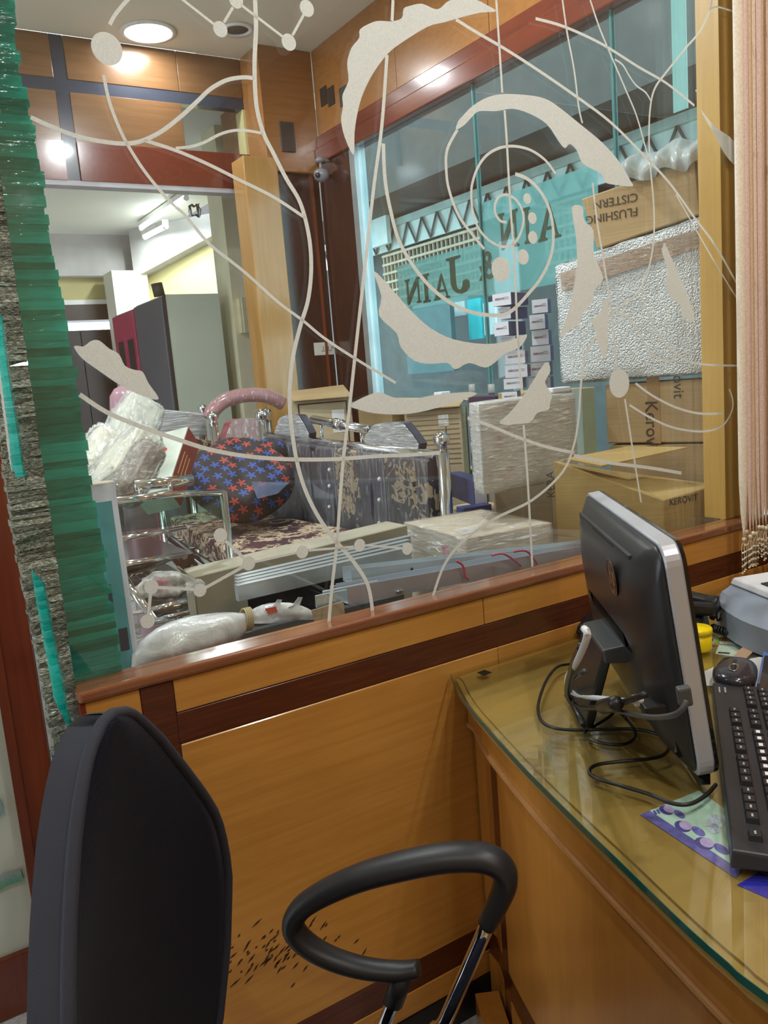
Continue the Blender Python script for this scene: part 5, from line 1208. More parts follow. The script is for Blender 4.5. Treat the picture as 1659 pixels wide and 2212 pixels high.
A9, B9 = onY(632, 868, 3.3), onY(758, 860, 3.2); zt9 = A9.z
d9 = B9-A9; d9.z = 0; w9 = d9.length; d9.normalize(); n9 = Vector((-d9.y, d9.x, 0))
hexa('carton', [bt(A9), bt(A9+d9*w9), bt(A9+d9*w9+n9*.3), bt(A9+n9*.3)], [A9, bt(A9+d9*w9, zt9), bt(A9+d9*w9+n9*.3, zt9), bt(A9+n9*.3, zt9)], TAN2, c9, .002, 1)
for z_ in (.012, .24):
    a = A9+d9*.02-n9*.0005-UP*z_; prism('printed_line', [a, a+d9*(w9-.04), a+d9*(w9-.04)-UP*.006, a-UP*.006], -n9*.001, CINK, c9)
for x_ in (.02, w9-.025):
    a = A9+d9*x_-n9*.0005-UP*.012; prism('printed_line', [a, a+d9*.006, a+d9*.006-UP*.23, a-UP*.23], -n9*.001, CINK, c9)
a = A9+d9*(w9-.09)-n9*.0005-UP*.05; prism('label', [a, a+d9*.055, a+d9*.055-UP*.10, a-UP*.10], -n9*.001, mat('paper_label2', (.70, .72, .70), .5), c9)
prism('flap', [A9+UP*.002-n9*.03, bt(A9+d9*w9, zt9+.002)-n9*.05, bt(A9+d9*w9, zt9+.05)+n9*.25, A9+UP*.04+n9*.25], (0, 0, .004), TAN, c9)
c10 = thing('carton', (1.9, 2.9, 0), 'brown carton lying between the ribbed carton and the flap carton', 'carton', 'cartons piled behind the glass')
P10 = onY(866, 872, 2.86); hexa('carton', [(1.80, 2.80, 0), (2.08, 2.80, 0), (2.08, 3.16, 0), (1.86, 3.16, 0)], [(1.80, 2.80, P10.z-.02), (2.08, 2.80, P10.z-.02), (2.08, 3.16, P10.z-.02), (1.86, 3.16, P10.z-.02)], TAN, c10, .002, 1)
prism('flap', [(1.78, 2.78, P10.z-.015), (2.08, 2.6, P10.z-.005), (2.08, 3.16, P10.z+.012), (1.84, 3.18, P10.z+.012)], (0, 0, .004), TAN2, c10)
tp_ = onY(955, 852, 2.7); o = obox('white_adaptor', (tp_.x, 2.7, tp_.z), (.06, .04, .022), WCARD, None, .3, .004); tag(o, 'small white block on the carton flaps under the street glass', 'block')
for a, nm in ((1020, 'taller small steel bottle on the sill, left'), (1062, 'small dark bottle on the sill, right')):
    b_ = onX(a, 850, SX-.06); h_ = .075
    t = thing('bottle', b_, nm, 'bottle', 'small bottles on the street sill'); M_ = mat('bottle'+str(a), (.20, .21, .18) if a < 1040 else (.03, .05, .12), .25, .4)
    b_.z = .952; hh = onX(a, 828, SX-.06).z-.955
    lathe('body', b_, [(.001, 0), (.020, 0), (.020, hh*.8), (.012, hh*.9)], M_, t, 14); lathe('cap', b_, [(.012, hh*.9), (.013, hh*.91), (.013, hh), (.001, hh)], mat('cap_grey', (.3, .3, .28), .4), t, 14)
t = obox('dark_case', onX(1063, 868, SX-.10), (.10, .16, .05), mat('case_plum', (.05, .03, .06), .4), None, 0, .004); tag(t, 'dark plum case lying beside the small boxes', 'case')
# ------------------------------------------------------------------ bed with headboard
def damask(name, c1, c2, s=26):
    m, n, l, b = nt(name); v = coords(n, l)
    f = noise(n, l, v, s, 1, .4, 2.6); vo = n.new('ShaderNodeTexVoronoi'); vo.inputs['Scale'].default_value = s*.55; vo.feature = 'SMOOTH_F1'; l.new(v, vo.inputs['Vector'])
    ad = n.new('ShaderNodeMath'); ad.operation = 'MULTIPLY_ADD'; l.new(f, ad.inputs[0]); ad.inputs[1].default_value = .9; l.new(vo.outputs['Distance'], ad.inputs[2])
    r = ramp(n, l, ad.outputs[0], [(.62, c1), (.68, c2), (.84, c2), (.90, c1)]); l.new(r, b.inputs['Base Color']); b.inputs['Roughness'].default_value = .7; MATS[name] = m; return m
DAM = damask('damask_maroon', (.055, .020, .024), (.46, .36, .24), 24); DAM2 = damask('damask_gold', (.022, .014, .020), (.30, .22, .13), 22)
MZ = .85; m0, m1, m2 = onZ(524, 1207, MZ), onZ(365, 1116, MZ), onZ(862, 1142, MZ)
bed = thing('bed_frame', (1.2, 2.9, 0), 'chrome bed base under the maroon patterned mattress', 'bed')
rt_ = Vector((m2.x-m0.x, m2.y-m0.y, 0)); dpt = Vector((m1.x-m0.x, m1.y-m0.y, 0)); rt_ *= 1.0
mt = thing('mattress', m0, 'maroon and cream patterned mattress on the bed base', 'mattress')
def mq(a, b_, z_): return Vector((m0.x, m0.y, z_))+rt_*a+dpt*b_
hexa('mattress_body', [mq(0, 0, MZ-.075), mq(.84, 0, MZ-.075), mq(.50, 1, MZ-.075), mq(0, 1, MZ-.075)], [mq(0, 0, MZ), mq(.84, 0, MZ), mq(.50, 1, MZ), mq(0, 1, MZ)], DAM, mt, .014, 3)
BE = lambda b_: .84-.36*b_
for b_ in (0, 1): tube('side_rail', [mq(0, b_, MZ-.10), mq(BE(b_), b_, MZ-.10)], .018, CHR, bed, 10)
tube('end_rail', [mq(0, 0, MZ-.10), mq(0, 1, MZ-.10)], .018, CHR, bed, 10); tube('end_rail', [mq(BE(0), 0, MZ-.10), mq(BE(1), 1, MZ-.10)], .018, CHR, bed, 10)
for b_ in (0, 1):
    for a in (0, BE(b_)): tube('leg', [mq(a, b_, 0), mq(a, b_, MZ-.10)], .02, CHR, bed, 10)
for k in range(5): tube('slat', [mq(0, .1+.2*k, MZ-.09), mq(BE(.1+.2*k), .1+.2*k, MZ-.09)], .008, CHR, bed, 8)
# wrapped headboard along the right side
H0 = onY(940, 985, 2.10); ha = math.radians(95); hd = az(95); hn = Vector((-hd.y, hd.x, 0)); hn = hn if hn.dot(EYE-H0) > 0 else -hn
def onH(px, py, off=0): return onP(px, py, H0+hn*off, ha)
hb = thing('headboard', Vector((H0.x, H0.y, 0)), 'dark patterned headboard in clear film with chrome posts and two lobes', 'headboard')
hl = onH(578, 942); HWd = (hl-H0).dot(hd); zt = H0.z; zb = .80
def hp(s_, z_, off=0): return Vector((H0.x, H0.y, z_))+hd*s_+hn*off
tops = lambda s_: H0.z+(hl.z-H0.z)*s_/HWd
secs = [0, .30*.42, .30, .52, .70, HWd]; k = 0
edges_px = [940, 842, 785, 735, 683, 578]
ss = sorted([max(0, (onH(x, 1000)-H0).dot(hd)) for x in edges_px])
PLUM = mat('plum_velvet', (.035, .030, .050), .35, var=.15, coat=.4)
for i, (a, b_) in enumerate(zip(ss[:-1], ss[1:])):
    m_ = DAM2 if i in (0, 2) else PLUM
    hexa('panel', [hp(a+.001, zb, .028), hp(b_-.001, zb, .028), hp(b_-.001, zb, -.02), hp(a+.001, zb, -.02)], [hp(a+.001, tops(a)-.012, .028), hp(b_-.001, tops(b_)-.012, .028), hp(b_-.001, tops(b_), -.02), hp(a+.001, tops(a), -.02)], m_, hb, .006, 2)
for x, ys_ in ((820, (1035, 1080, 1130)), (712, (1015, 1050, 1095))):
    for y in ys_: q = onH(x, y, .030); lathe('crystal_button', q, [(.001, 0), (.009, 0), (.006, .006), (.001, .008)], mat('crystal', (.8, .82, .85), .05, .6), hb, 12, hn)
tube('top_rail', [hp(0, tops(0)+.004, .005), hp(HWd, tops(HWd)+.004, .005)], .014, CHR, hb, 10)
grid('film', lambda u, v: hp(HWd*u, zb+(tops(HWd*u)+.014-zb)*v, .036+.006*math.sin(u*31+v*4)+.004*math.sin(u*57)-.03*max(0, v-.9)*10*.8), 40, 10, film('head_film', .13, streak=(14, 14, 2.5), bs=.6, rough=.06), hb)
pz_ = onY(945, 990, 2.10)
px_ = hp(-.035, 0)
tube('post', [(px_.x, px_.y, 0), (px_.x, px_.y, H0.z+.012)], .021, CHR, hb, 16)
lathe('ball_finial', (px_.x, px_.y, H0.z+.012), [(.014, 0), (.010, .008), (.012, .012)]+[(.026*math.sin(PI*k/10+.3 if k < 1 else PI*k/10), .040-.026*math.cos(PI*k/10)) for k in range(2, 10)]+[(.001, .066)], CHR, hb, 20)
q_ = hp(HWd+.03, 0); tube('post', [(q_.x, q_.y, 0), (q_.x, q_.y, tops(HWd)+.06)], .02, CHR, hb, 14)
lathe('ball_finial', (q_.x, q_.y, tops(HWd)+.06), [(.012, 0)]+[(.026*math.sin(PI*k/10), .026-.026*math.cos(PI*k/10)) for k in range(2, 10)]+[(.001, .052)], CHR, hb, 16)
for xs in (((905, 972), (795, 958), (800, 930), (818, 915), (862, 912), (880, 922)), ((668, 948), (600, 945), (602, 915), (612, 899), (640, 896), (652, 905))):
    P3 = [onH(x, y, .004) for x, y in xs]
    prism('lobe', smooth_pts(P3, 3, True), -hn*.03, PLUM, hb)
    prism('lobe_film', [p+hn*.004 for p in smooth_pts(P3, 3, True)], hn*.003, film('lobe_wrap', .45, streak=(3, 3, 40), rot=(0, .2, 0), rough=.08), hb)
a, b_ = onH(795, 928, .0), onH(676, 906, .0)
tube('cross_tube', [a, b_], .016, CHR, hb, 14)
c_ = a.lerp(b_, .52); dd = (b_-a).normalized(); tube('tube_collar', [c_-dd*.02, c_+dd*.02], .020, CHR, hb, 14)
for s_ in (.12, .85): q_ = a.lerp(b_, s_); tube('tube_stem', [q_, Vector((q_.x, q_.y, q_.z-.10))], .006, CHR, hb, 8)
# floral cushion on the mattress
def flower_mat():
    m, n, l, b = nt('floral_cloth'); tc = n.new('ShaderNodeTexCoord'); mp_ = n.new('ShaderNodeMapping'); l.new(tc.outputs['UV'], mp_.inputs[0])
    vo = n.new('ShaderNodeTexVoronoi'); vo.voronoi_dimensions = '2D'; vo.inputs['Scale'].default_value = 22; vo.inputs['Randomness'].default_value = .45; l.new(mp_.outputs[0], vo.inputs['Vector'])
    sub = n.new('ShaderNodeVectorMath'); sub.operation = 'SUBTRACT'; scl = n.new('ShaderNodeVectorMath'); scl.operation = 'SCALE'; scl.inputs['Scale'].default_value = 22; l.new(mp_.outputs[0], scl.inputs[0])
    l.new(mp_.outputs[0], sub.inputs[0]); l.new(vo.outputs['Position'], sub.inputs[1])
    sp_ = n.new('ShaderNodeSeparateXYZ'); l.new(sub.outputs[0], sp_.inputs[0])
    at = n.new('ShaderNodeMath'); at.operation = 'ARCTAN2'; l.new(sp_.outputs[1], at.inputs[0]); l.new(sp_.outputs[0], at.inputs[1])
    m5 = n.new('ShaderNodeMath'); m5.operation = 'MULTIPLY'; m5.inputs[1].default_value = 5; l.new(at.outputs[0], m5.inputs[0])
    co = n.new('ShaderNodeMath'); co.operation = 'COSINE'; l.new(m5.outputs[0], co.inputs[0])
    ma = n.new('ShaderNodeMath'); ma.operation = 'MULTIPLY_ADD'; l.new(co.outputs[0], ma.inputs[0]); ma.inputs[1].default_value = .15; ma.inputs[2].default_value = .27
    ls = n.new('ShaderNodeMath'); ls.operation = 'LESS_THAN'; l.new(vo.outputs['Distance'], ls.inputs[0]); l.new(ma.outputs[0], ls.inputs[1])
    sc3 = n.new('ShaderNodeSeparateXYZ'); l.new(vo.outputs['Color'], sc3.inputs[0]); gt_ = n.new('ShaderNodeMath'); gt_.operation = 'GREATER_THAN'; gt_.inputs[1].default_value = .5; l.new(sc3.outputs[0], gt_.inputs[0])
    fc_ = n.new('ShaderNodeMixRGB'); l.new(gt_.outputs[0], fc_.inputs[0]); fc_.inputs[1].default_value = (.36, .045, .04, 1); fc_.inputs[2].default_value = (.03, .075, .32, 1)
    fin = n.new('ShaderNodeMixRGB'); l.new(ls.outputs[0], fin.inputs[0]); fin.inputs[1].default_value = (.014, .013, .016, 1); l.new(fc_.outputs[0], fin.inputs[2])
    l.new(fin.outputs[0], b.inputs['Base Color']); b.inputs['Roughness'].default_value = .7; return m
FLW = flower_mat()
def cushion(name, c, size, rot, label, tufts):
    o = blob(name, c, size, FLW, None, 2.7, 48, 32, rot)
    T_ = rot; ci = T_.inverted()
    for v_ in o.data.vertices:
        d = ci@(v_.co-Vector(c))
        for tx, ty in tufts:
            if d.z > 0:
                r2 = (d.x/size[0]-tx)**2+(d.y/size[1]-ty)**2; v_.co -= T_@Vector((0, 0, size[2]*.17*math.exp(-r2*55)))
        if d.z > 0 and tufts: v_.co -= T_@Vector((0, 0, size[2]*.05*math.exp(-(math.sin(d.x/size[0]*PI*3)**2)*14)))
    uvl = o.data.uv_layers.new(name='UVMap')
    for lp in o.data.loops:
        d = ci@(o.data.vertices[lp.vertex_index].co-Vector(c)); uvl.data[lp.index].uv = (d.x+d.z*.6+.5, d.y+d.z*.5+.5)
    tag(o, label, 'cushion', 'floral cushions on the bed'); return o
cc_ = onY(520, 1045, 2.86); cc_.z = max(cc_.z, MZ+.10)
rotc = Matrix.Rotation(math.radians(-18), 3, 'Y')@Matrix.Rotation(math.radians(20), 3, 'Z')@Matrix.Rotation(math.radians(38), 3, 'X')
cushion('floral_cushion', onY(520, 1034, 2.86), (.37, .36, .20), rotc, 'large tufted black cushion with red and blue flowers on the mattress', [(-.2, -.2), (.2, -.2), (-.2, .2), (.2, .2), (0, 0)])
cushion('floral_cushion', onY(590, 985, 2.98), (.13, .14, .13), Matrix.Rotation(.5, 3, 'Y'), 'smaller flowered cushion tucked against the headboard', [])
t = thing('blue_film_sheet', onY(585, 1055, 2.6), 'folded blue translucent plastic sheet leaning on the large cushion', 'plastic sheet')
q = [onY(543, 1040, 2.70), onY(625, 1042, 2.70), onY(600, 1066, 2.62), onY(556, 1078, 2.60)]
grid('sheet', lambda u, v: q[0].lerp(q[1], u).lerp(q[3].lerp(q[2], u), v)+Vector((0, 0, .012*math.sin(u*PI)*math.sin(v*PI))), 14, 8, mat('blue_film', (.09, .12, .20), .2, alpha=.7), t)

# shaded cartons that fill the pile
t = thing('carton', (2.0, 2.1, 0), 'dark shaded carton in the gap between the tall wrapped carton and the right stack', 'carton', 'cartons piled behind the glass'); box('carton', (1.93, 1.99, 0), (2.09, 2.30, 1.27), TAN, t, .003, 1); box('tape_strip', (1.98, 1.9885, 0), (2.03, 1.9895, 1.27), TAPE, t)
t = thing('carton', (1.74, 2.1, 0), 'carton standing behind the tall wrapped carton under the small boxes', 'carton', 'cartons piled behind the glass'); hexa('carton', [(1.62, 1.97, 0), (1.77, 1.88, 0), (1.86, 1.99, 0), (1.72, 2.10, 0)], [(1.62, 1.97, 1.252), (1.77, 1.88, 1.252), (1.86, 1.99, 1.252), (1.72, 2.10, 1.252)], TAN2, t, .002, 1); box('tape_strip', (1.7, 1.93, 1.2525), (1.75, 1.98, 1.2532), TAPE, t)
# ------------------------------------------------------------------ red padded headboards further back
RP = mat('maroon_vinyl', (.30, .075, .09), .2, coat=.5, var=.1); YR = 3.55
rh = thing('padded_headboard', onY(515, 960, YR), 'arched maroon padded headboard in film on chrome posts, left of the column', 'headboard')
ar = [onY(x, y, YR) for x, y in ((452,905),(462,885),(485,866),(515,856),(550,853),(582,858),(610,872))]
tube('arch', smooth_pts(ar, 5), .032, RP, rh, 14); tube('arch_film', smooth_pts([p+Vector((0, -.001, 0)) for p in ar], 5), .0345, film('arch_wrap', .22, streak=(20, 20, 6), rough=.06), rh, 14)
pn = [onY(x, y, YR-.12) for x, y in ((492,965),(494,925),(505,908),(530,903),(560,905),(578,918),(585,965))]
prism('pad', smooth_pts(pn, 3, True), (0, .07, 0), RP, rh); prism('pad_film', smooth_pts([p+Vector((0, -.004, 0)) for p in pn], 3, True), (0, .002, 0), film('pad_wrap', .25, streak=(12, 12, 5), rough=.06), rh)
for x, y in ((461, 915), (577, 908)):
    p = onY(x, y, YR-.05); tube('post', [(p.x, p.y, 0), p], .020, CHR, rh, 12)
    lathe('finial', p, [(.022, 0), (.012, .008), (.024, .022), (.026, .034), (.020, .048), (.001, .058)], CHR, rh, 14)
# silver wrapped bar board behind the white bundles
ws = thing('wrapped_footboard', onY(385, 930, 3.3), 'footboard wound in silvery stretch film behind the white bundles', 'footboard')
q = [onY(x, y, 3.64) for x, y in ((310, 884), (440, 896), (446, 940), (325, 935))]
o = hexa('board', [q[3], q[2], q[2]+Vector((0, .06, 0)), q[3]+Vector((0, .06, 0))], [q[0], q[1], q[1]+Vector((0, .06, 0)), q[0]+Vector((0, .06, 0))], PLUM, ws, .006, 2)
shell('film', o, film('foot_wrap', .6, streak=(2, 2, 40), rough=.08), ws, .004, 7, .004)
for x in (330, 438): p = onY(x, 935, 3.67); tube('leg', [(p.x, p.y, 0), p], .018, CHR, ws, 10)
lathe('finial', onY(439, 893, 3.67), [(.018, 0), (.012, .006), (.022, .02), (.018, .034), (.001, .042)], CHR, ws, 12)
dbk = thing('dark_footboard', onY(440, 1000, 3.1), 'dark patterned panel standing behind the red printed box', 'footboard')
q = [onY(x, y, 3.56) for x, y in ((405, 945), (478, 955), (482, 1060), (420, 1060))]
hexa('panel', [q[3], q[2], q[2]+Vector((0, .05, 0)), q[3]+Vector((0, .05, 0))], [q[0], q[1], q[1]+Vector((0, .05, 0)), q[0]+Vector((0, .05, 0))], DAM2, dbk, .004, 1)
for i in (2, 3): p = q[i]+Vector((0, .025, 0)); tube('leg', [(p.x, p.y, 0), p], .015, CHR, dbk, 8)
# ------------------------------------------------------------------ wardrobes
YW = 4.42
WS = mat('wardrobe_sage', (.42, .48, .40), .45, var=.03); WD = mat('wardrobe_charcoal', (.085, .095, .115), .5, var=.2, scale=90); WM = mat('wardrobe_magenta', (.42, .045, .11), .3); WG = mat('wardrobe_glass', (.03, .035, .045), .08, coat=.4); WB = mat('wardrobe_bluegrey', (.25, .31, .37), .4, var=.04)
a, b_ = onY(352, 636, YW), onY(472, 632, YW); wx0, wx1, wz = a.x, b_.x, a.z
y1_ = onX(290, 665, wx0).y; y2_ = onX(245, 685, wx0).y
wd = thing('wardrobe', (wx0+.15, YW+.3, 0), 'tall steel wardrobe with sage side and charcoal front in the back room', 'wardrobe', 'wardrobes in the back room')
box('side_panel', (wx0+.012, YW, 0), (wx1, YW+.02, wz), WS, wd); box('body', (wx0+.012, YW+.021, 0), (wx1, y1_, wz), WS, wd)
box('front_edge', (wx0, YW-.002, 0), (wx0+.0115, YW+.022, wz), mat('edge_black', (.02, .02, .022), .4), wd)
box('door', (wx0-.008, YW+.024, .02), (wx0+.011, y1_-.01, wz-.01), WD, wd, .003, 1)
wd2 = thing('wardrobe', (wx0+.15, y1_+.3, 0), 'wardrobe with magenta framed dark glass doors beyond the sage one', 'wardrobe', 'wardrobes in the back room')
box('body', (wx0+.012, y1_+.01, 0), (wx1, y2_, wz-.01), WD, wd2)
ym = (y1_+y2_)/2
box('door_frame', (wx0-.01, y1_+.012, .02), (wx0+.011, y2_, wz-.02), WM, wd2, .003, 1)
box('door_glass', (wx0-.013, y1_+.06, .15), (wx0-.0105, ym-.05, wz-.18), WG, wd2); box('door_glass', (wx0-.013, ym+.04, .15), (wx0-.0105, y2_-.08, wz-.18), WG, wd2)
tube('handle', [(wx0-.03, ym, 1.0), (wx0-.03, ym, 1.15)], .006, CHR, wd2, 8)
wd3 = thing('wardrobe', (wx1+.1, 4.75, 0), 'blue grey wardrobe half hidden behind the sage one by the column', 'wardrobe', 'wardrobes in the back room')
a, b_ = onY(474, 640, 4.72), onY(535, 640, 4.72); box('body', (a.x, 4.72, 0), (b_.x, 5.3, a.z), WB, wd3, .003, 1); box('door', (a.x+.01, 4.712, .05), (b_.x-.01, 4.7195, a.z-.04), WB, wd3, .002, 1); tube('handle', [(b_.x-.06, 4.70, 1.0), (b_.x-.06, 4.70, 1.15)], .006, CHR, wd3, 8)
o = tube('broom_handle', [onY(345, 640, YW+.1), onY(338, 612, YW+.1)], .03, mat('dark_roll', (.05, .045, .04), .6), None, 10); tag(o, 'short dark roll standing on top of the sage wardrobe', 'roll')
# ------------------------------------------------------------------ white bundles and boxes at left
IV = mat('ivory_foam', (.58, .56, .44), .6); BRW = mat('brown_wrapped', (.20, .17, .13), .4, var=.3, scale=40)
def obj_tilt(p0, p1, n, wid, dep):
    """box frame along p0->p1"""
    z_ = (p1-p0); h_ = z_.length; z_.normalize(); x_ = Vector(n).cross(z_).normalized(); y_ = z_.cross(x_); return Matrix((x_, y_, z_)).transposed(), h_
def leaning(name, foot, head, Y0, Y1, wid, dep, m, wrap, label, cat, bev=.012, nv=(0, 1, 0)):
    a, b2 = onY(*foot, Y0), onY(*head, Y1); T_, h_ = obj_tilt(a, b2, nv, wid, dep)
    t_ = thing(name, a, label, cat, 'wrapped goods leaning behind the screen'); o_ = obox('core', (a+b2)/2, (wid, dep, h_), m, t_, 0, bev, T_)
    if wrap: shell('film', o_, wrap, t_, .005, 7, .010)
    return t_, T_, a, b2, h_
CLR = film('loose_poly', .40, (.82, .83, .78), (5, 5, 3), rough=.12)
leaning('foam_panel', (232, 1060), (292, 955), 2.30, 2.42, .075, .16, IV, CLR, 'ivory slab in loose clear polythene leaning by the green glass', 'panel')
leaning('wrapped_bundle', (215, 1042), (238, 945), 2.46, 2.58, .12, .10, IV, CLR, 'puffy white polythene bundle leftmost among the wrapped goods', 'bundle', .03)
leaning('wrapped_bundle', (255, 1000), (305, 875), 2.80, 2.95, .14, .12, mat('pale_grey_foam', (.50, .52, .44), .6), CLR, 'tall pale bundle in polythene rising behind the ivory slab', 'bundle', .03)
leaning('wrapped_roll', (268, 1075), (325, 970), 2.08, 2.19, .065, .06, BRW, film('brown_film', .35, (.6, .58, .54), (5, 5, 20), rough=.1), 'brown film wrapped roll leaning against the red printed box', 'roll', .02)
t, T_, a, b2, h_ = leaning('printed_box', (340, 1085), (385, 950), 2.24, 2.40, .105, .075, mat('box_sage_print', (.50, .56, .48), .4, var=.25, scale=10), None, 'tilted printed box with dark red side and pale front', 'box', .002, (.72, .69, 0))
hh = T_@Vector((.0528, 0, 0)); mm = (a+b2)/2
prism('red_side', [mm+hh+T_@Vector((0, -.034, -h_/2+.002)), mm+hh+T_@Vector((0, .034, -h_/2+.002)), mm+hh+T_@Vector((0, .034, h_/2-.002)), mm+hh+T_@Vector((0, -.034, h_/2-.002))], T_@Vector((.0012, 0, 0)), mat('dark_red_print', (.20, .022, .018), .35), t)
fr = mm+T_@Vector((0, -.0355, 0)); 
if (fr-EYE).length > (mm+T_@Vector((0, .0355, 0))-EYE).length: sg = 1
else: sg = -1
prism('red_oval', [mm+T_@Vector((-.015+.022*math.cos(k*.5236), sg*.0380, .045+.012*math.sin(k*.5236))) for k in range(12)], T_@Vector((0, sg*.0006, 0)), mat('oval_red', (.55, .07, .05), .4), t)
prism('print_bar', [mm+T_@Vector((x, sg*.0380, z_)) for x, z_ in ((-.035, .005), (.01, .005), (.01, .018), (-.035, .018))], T_@Vector((0, sg*.0006, 0)), CINK, t)
for k in range(3): prism('gold_line', [mm+hh+T_@Vector((.0013, y, z_)) for y, z_ in ((-.02+.014*k, -.05), (-.017+.014*k, -.05), (-.017+.014*k, .04), (-.02+.014*k, .04))], T_@Vector((.0006, 0, 0)), mat('gold_ink', (.55, .35, .12), .4), t)
pk = onY(272, 873, 2.95); o = tube('pink_roll', [(pk.x, pk.y, .0), (pk.x, pk.y, pk.z-.02), (pk.x, pk.y, pk.z+.03), (pk.x, pk.y, pk.z+.055), (pk.x, pk.y, pk.z+.065)], [.055, .058, .052, .034, .01], mat('pink_wrap', (.34, .20, .24), .2, coat=.4), None, 16); tag(o, 'rounded mauve wrapped roll top above the pale bundle', 'roll')
pb = thing('goods_table', (.75, 2.45, 0), 'low table carrying the wrapped goods behind the green glass', 'table')
box('table_top', (.42, 2.16, .90), (.72, 3.15, .93), DARKW, pb)
for x in (.44, .70):
    for y in (2.18, 3.13): tube('leg', [(x, y, 0), (x, y, .90)], .015, CHR, pb, 8)
# ------------------------------------------------------------------ steel and glass rack in front
rk = thing('steel_rack', (.55, 1.9, 0), 'chrome frame with glass shelves and steel slats behind the plastic bag', 'rack')
YR1 = 1.86; TGL = thin_glass('rack_glass', (.66, .82, .77), 1.2)
def T2(pts, r, Y=YR1, nm='chrome_tube', m=None): return tube(nm, [onY(*p[:2], p[2] if len(p) > 2 else Y) for p in pts], r, m or CHR, rk, 10)
T2([(238, 1075), (258, 1212)], .011, nm='post'); p = onY(258, 1212, YR1); tube('post', [p, (p.x, p.y, 0)], .011, CHR, rk, 10)
T2([(240, 1083), (365, 1068), (482, 1063, 1.97)], .008, nm='top_rail'); T2([(290, 1050), (416, 1036)], .013, YR1+.03, 'bar'); T2([(303, 1050), (306, 1075)], .006, YR1+.02); T2([(366, 1042), (369, 1068)], .006, YR1+.02)
T2([(258, 1222), (400, 1200, 1.95)], .009); T2([(255, 1165), (400, 1140, 1.95)], .006)
p = onY(482, 1063, 1.97); tube('post', [p, (p.x, p.y, 0)], .010, CHR, rk, 10)
def sheetq(nm, pts, m, th=.006): return prism(nm, [onY(*q_) for q_ in pts], (0, .004, th), m, rk)
sheetq('glass_panel', [(250, 1090, YR1+.01), (480, 1070, YR1+.10), (500, 1120, YR1+.12), (260, 1150, YR1+.02)], TGL)
BLK = mat('black_glass', (.012, .014, .018), .06, coat=.6)
Z7 = onY(258, 1215, YR1).z-.02
sh = [onY(262, 1228, 1.9), onY(340, 1340, 1.62), onY(408, 1322, 1.62), onY(395, 1210, 1.92)]
prism('glass_shelf', sh, (0, 0, .006), thin_glass('smoked_glass', (.30, .33, .36), 1.6), rk)
tube('shelf_trim', [sh[0], sh[1], sh[2]], .006, CHR, rk, 8)
# film wrapped odds and ends on the shelf
o = thing('wrapped_bracket', onY(350, 1290, 1.74), 'crumpled clear film around a maroon bracket on the glass shelf', 'bracket')
obox('bracket', onY(352, 1278, 1.74), (.020, .04, .055), mat('maroon_steel', (.32, .03, .09), .3), o, .4, .004); obox('board', onY(345, 1270, 1.78), (.12, .03, .010), mat('pale_timber', (.55, .40, .26), .6), o, .25, .002)
def crump(c, s, seed):
    r2 = random.Random(seed); ph3 = [r2.uniform(0, 6) for _ in range(6)]
    return lambda d: 1+.16*math.sin(d.x*5+ph3[0])+.13*math.sin(d.y*6+ph3[1])+.12*math.sin(d.z*7+ph3[2])+.06*math.sin((d.x+d.z)*14+ph3[3])
blob('film', onY(355, 1272, 1.74), (.15, .09, .06), CLR, o, 2.2, 26, 16, None, crump(0, 0, 3))
Z8 = onY(300, 1400, 1.62).z
slz = Z8-.02
for k, (xa, ya, xb, yb2) in enumerate(((268, 1270, 405, 1255), (272, 1300, 412, 1282), (276, 1330, 415, 1312), (282, 1358, 405, 1340), (286, 1385, 400, 1365))):
    A_, B_ = onZ(xa, ya, slz), onZ(xb, yb2, slz); d = (B_-A_).normalized(); s_ = d.cross(UP)
    hexa('slat', [A_-s_*.010, B_-s_*.010, B_+s_*.010, A_+s_*.010], [A_-s_*.010+UP*.008, B_-s_*.010+UP*.008, B_+s_*.010+UP*.008, A_+s_*.010+UP*.008], mat('steel_slat', (.55, .53, .46), .25, .35), rk, .002, 1)
T2([(256, 1240, 1.78), (322, 1322, 1.66)], .009); T2([(322, 1322, 1.66), (402, 1300, 1.66)], .009, nm='bar'); T2([(282, 1395, 1.6), (405, 1352, 1.62)], .010, nm='bar'); T2([(350, 1382, 1.62), (392, 1332, 1.64)], .007); T2([(385, 1325, 1.64), (398, 1358, 1.62)], .007)
for x, y in ((282, 1395), (405, 1352)): p = onY(x, y, 1.61); tube('leg', [p, (p.x, p.y, 0)], .010, CHR, rk, 8)
# ------------------------------------------------------------------ board, aluminium frames and channels behind the ledge
bd = thing('packing_board', onY(640, 1190, 1.84), 'long grey brown board box in front of the patterned mattress', 'board')
A_, B_ = onY(417, 1247, 1.80), onY(880, 1134, 1.80); E_ = onY(394, 1222, 1.86)
GB = mat('grey_board', (.34, .31, .23), .7, var=.12, scale=12); 
hexa('board', [bt(A_), bt(B_), bt(B_+Vector((0, .10, 0))), bt(E_+Vector((0, .03, 0)))], [A_, B_, B_+Vector((0, .10, 0)), bt(E_+Vector((0, .03, 0)), A_.z+.004)], GB, bd, .002, 1)
hexa('end_flap', [bt(A_+Vector((-.002, -.002, 0))), bt(A_+Vector((-.004, .004, 0))), bt(E_+Vector((-.012, .0, 0))), bt(E_+Vector((-.010, -.006, 0)))], [A_+Vector((-.002, -.002, 0)), A_+Vector((-.004, .004, 0)), bt(E_+Vector((-.012, 0, 0)), A_.z+.02), bt(E_+Vector((-.010, -.006, 0)), A_.z+.02)], mat('pale_board', (.46, .42, .32), .7), bd)
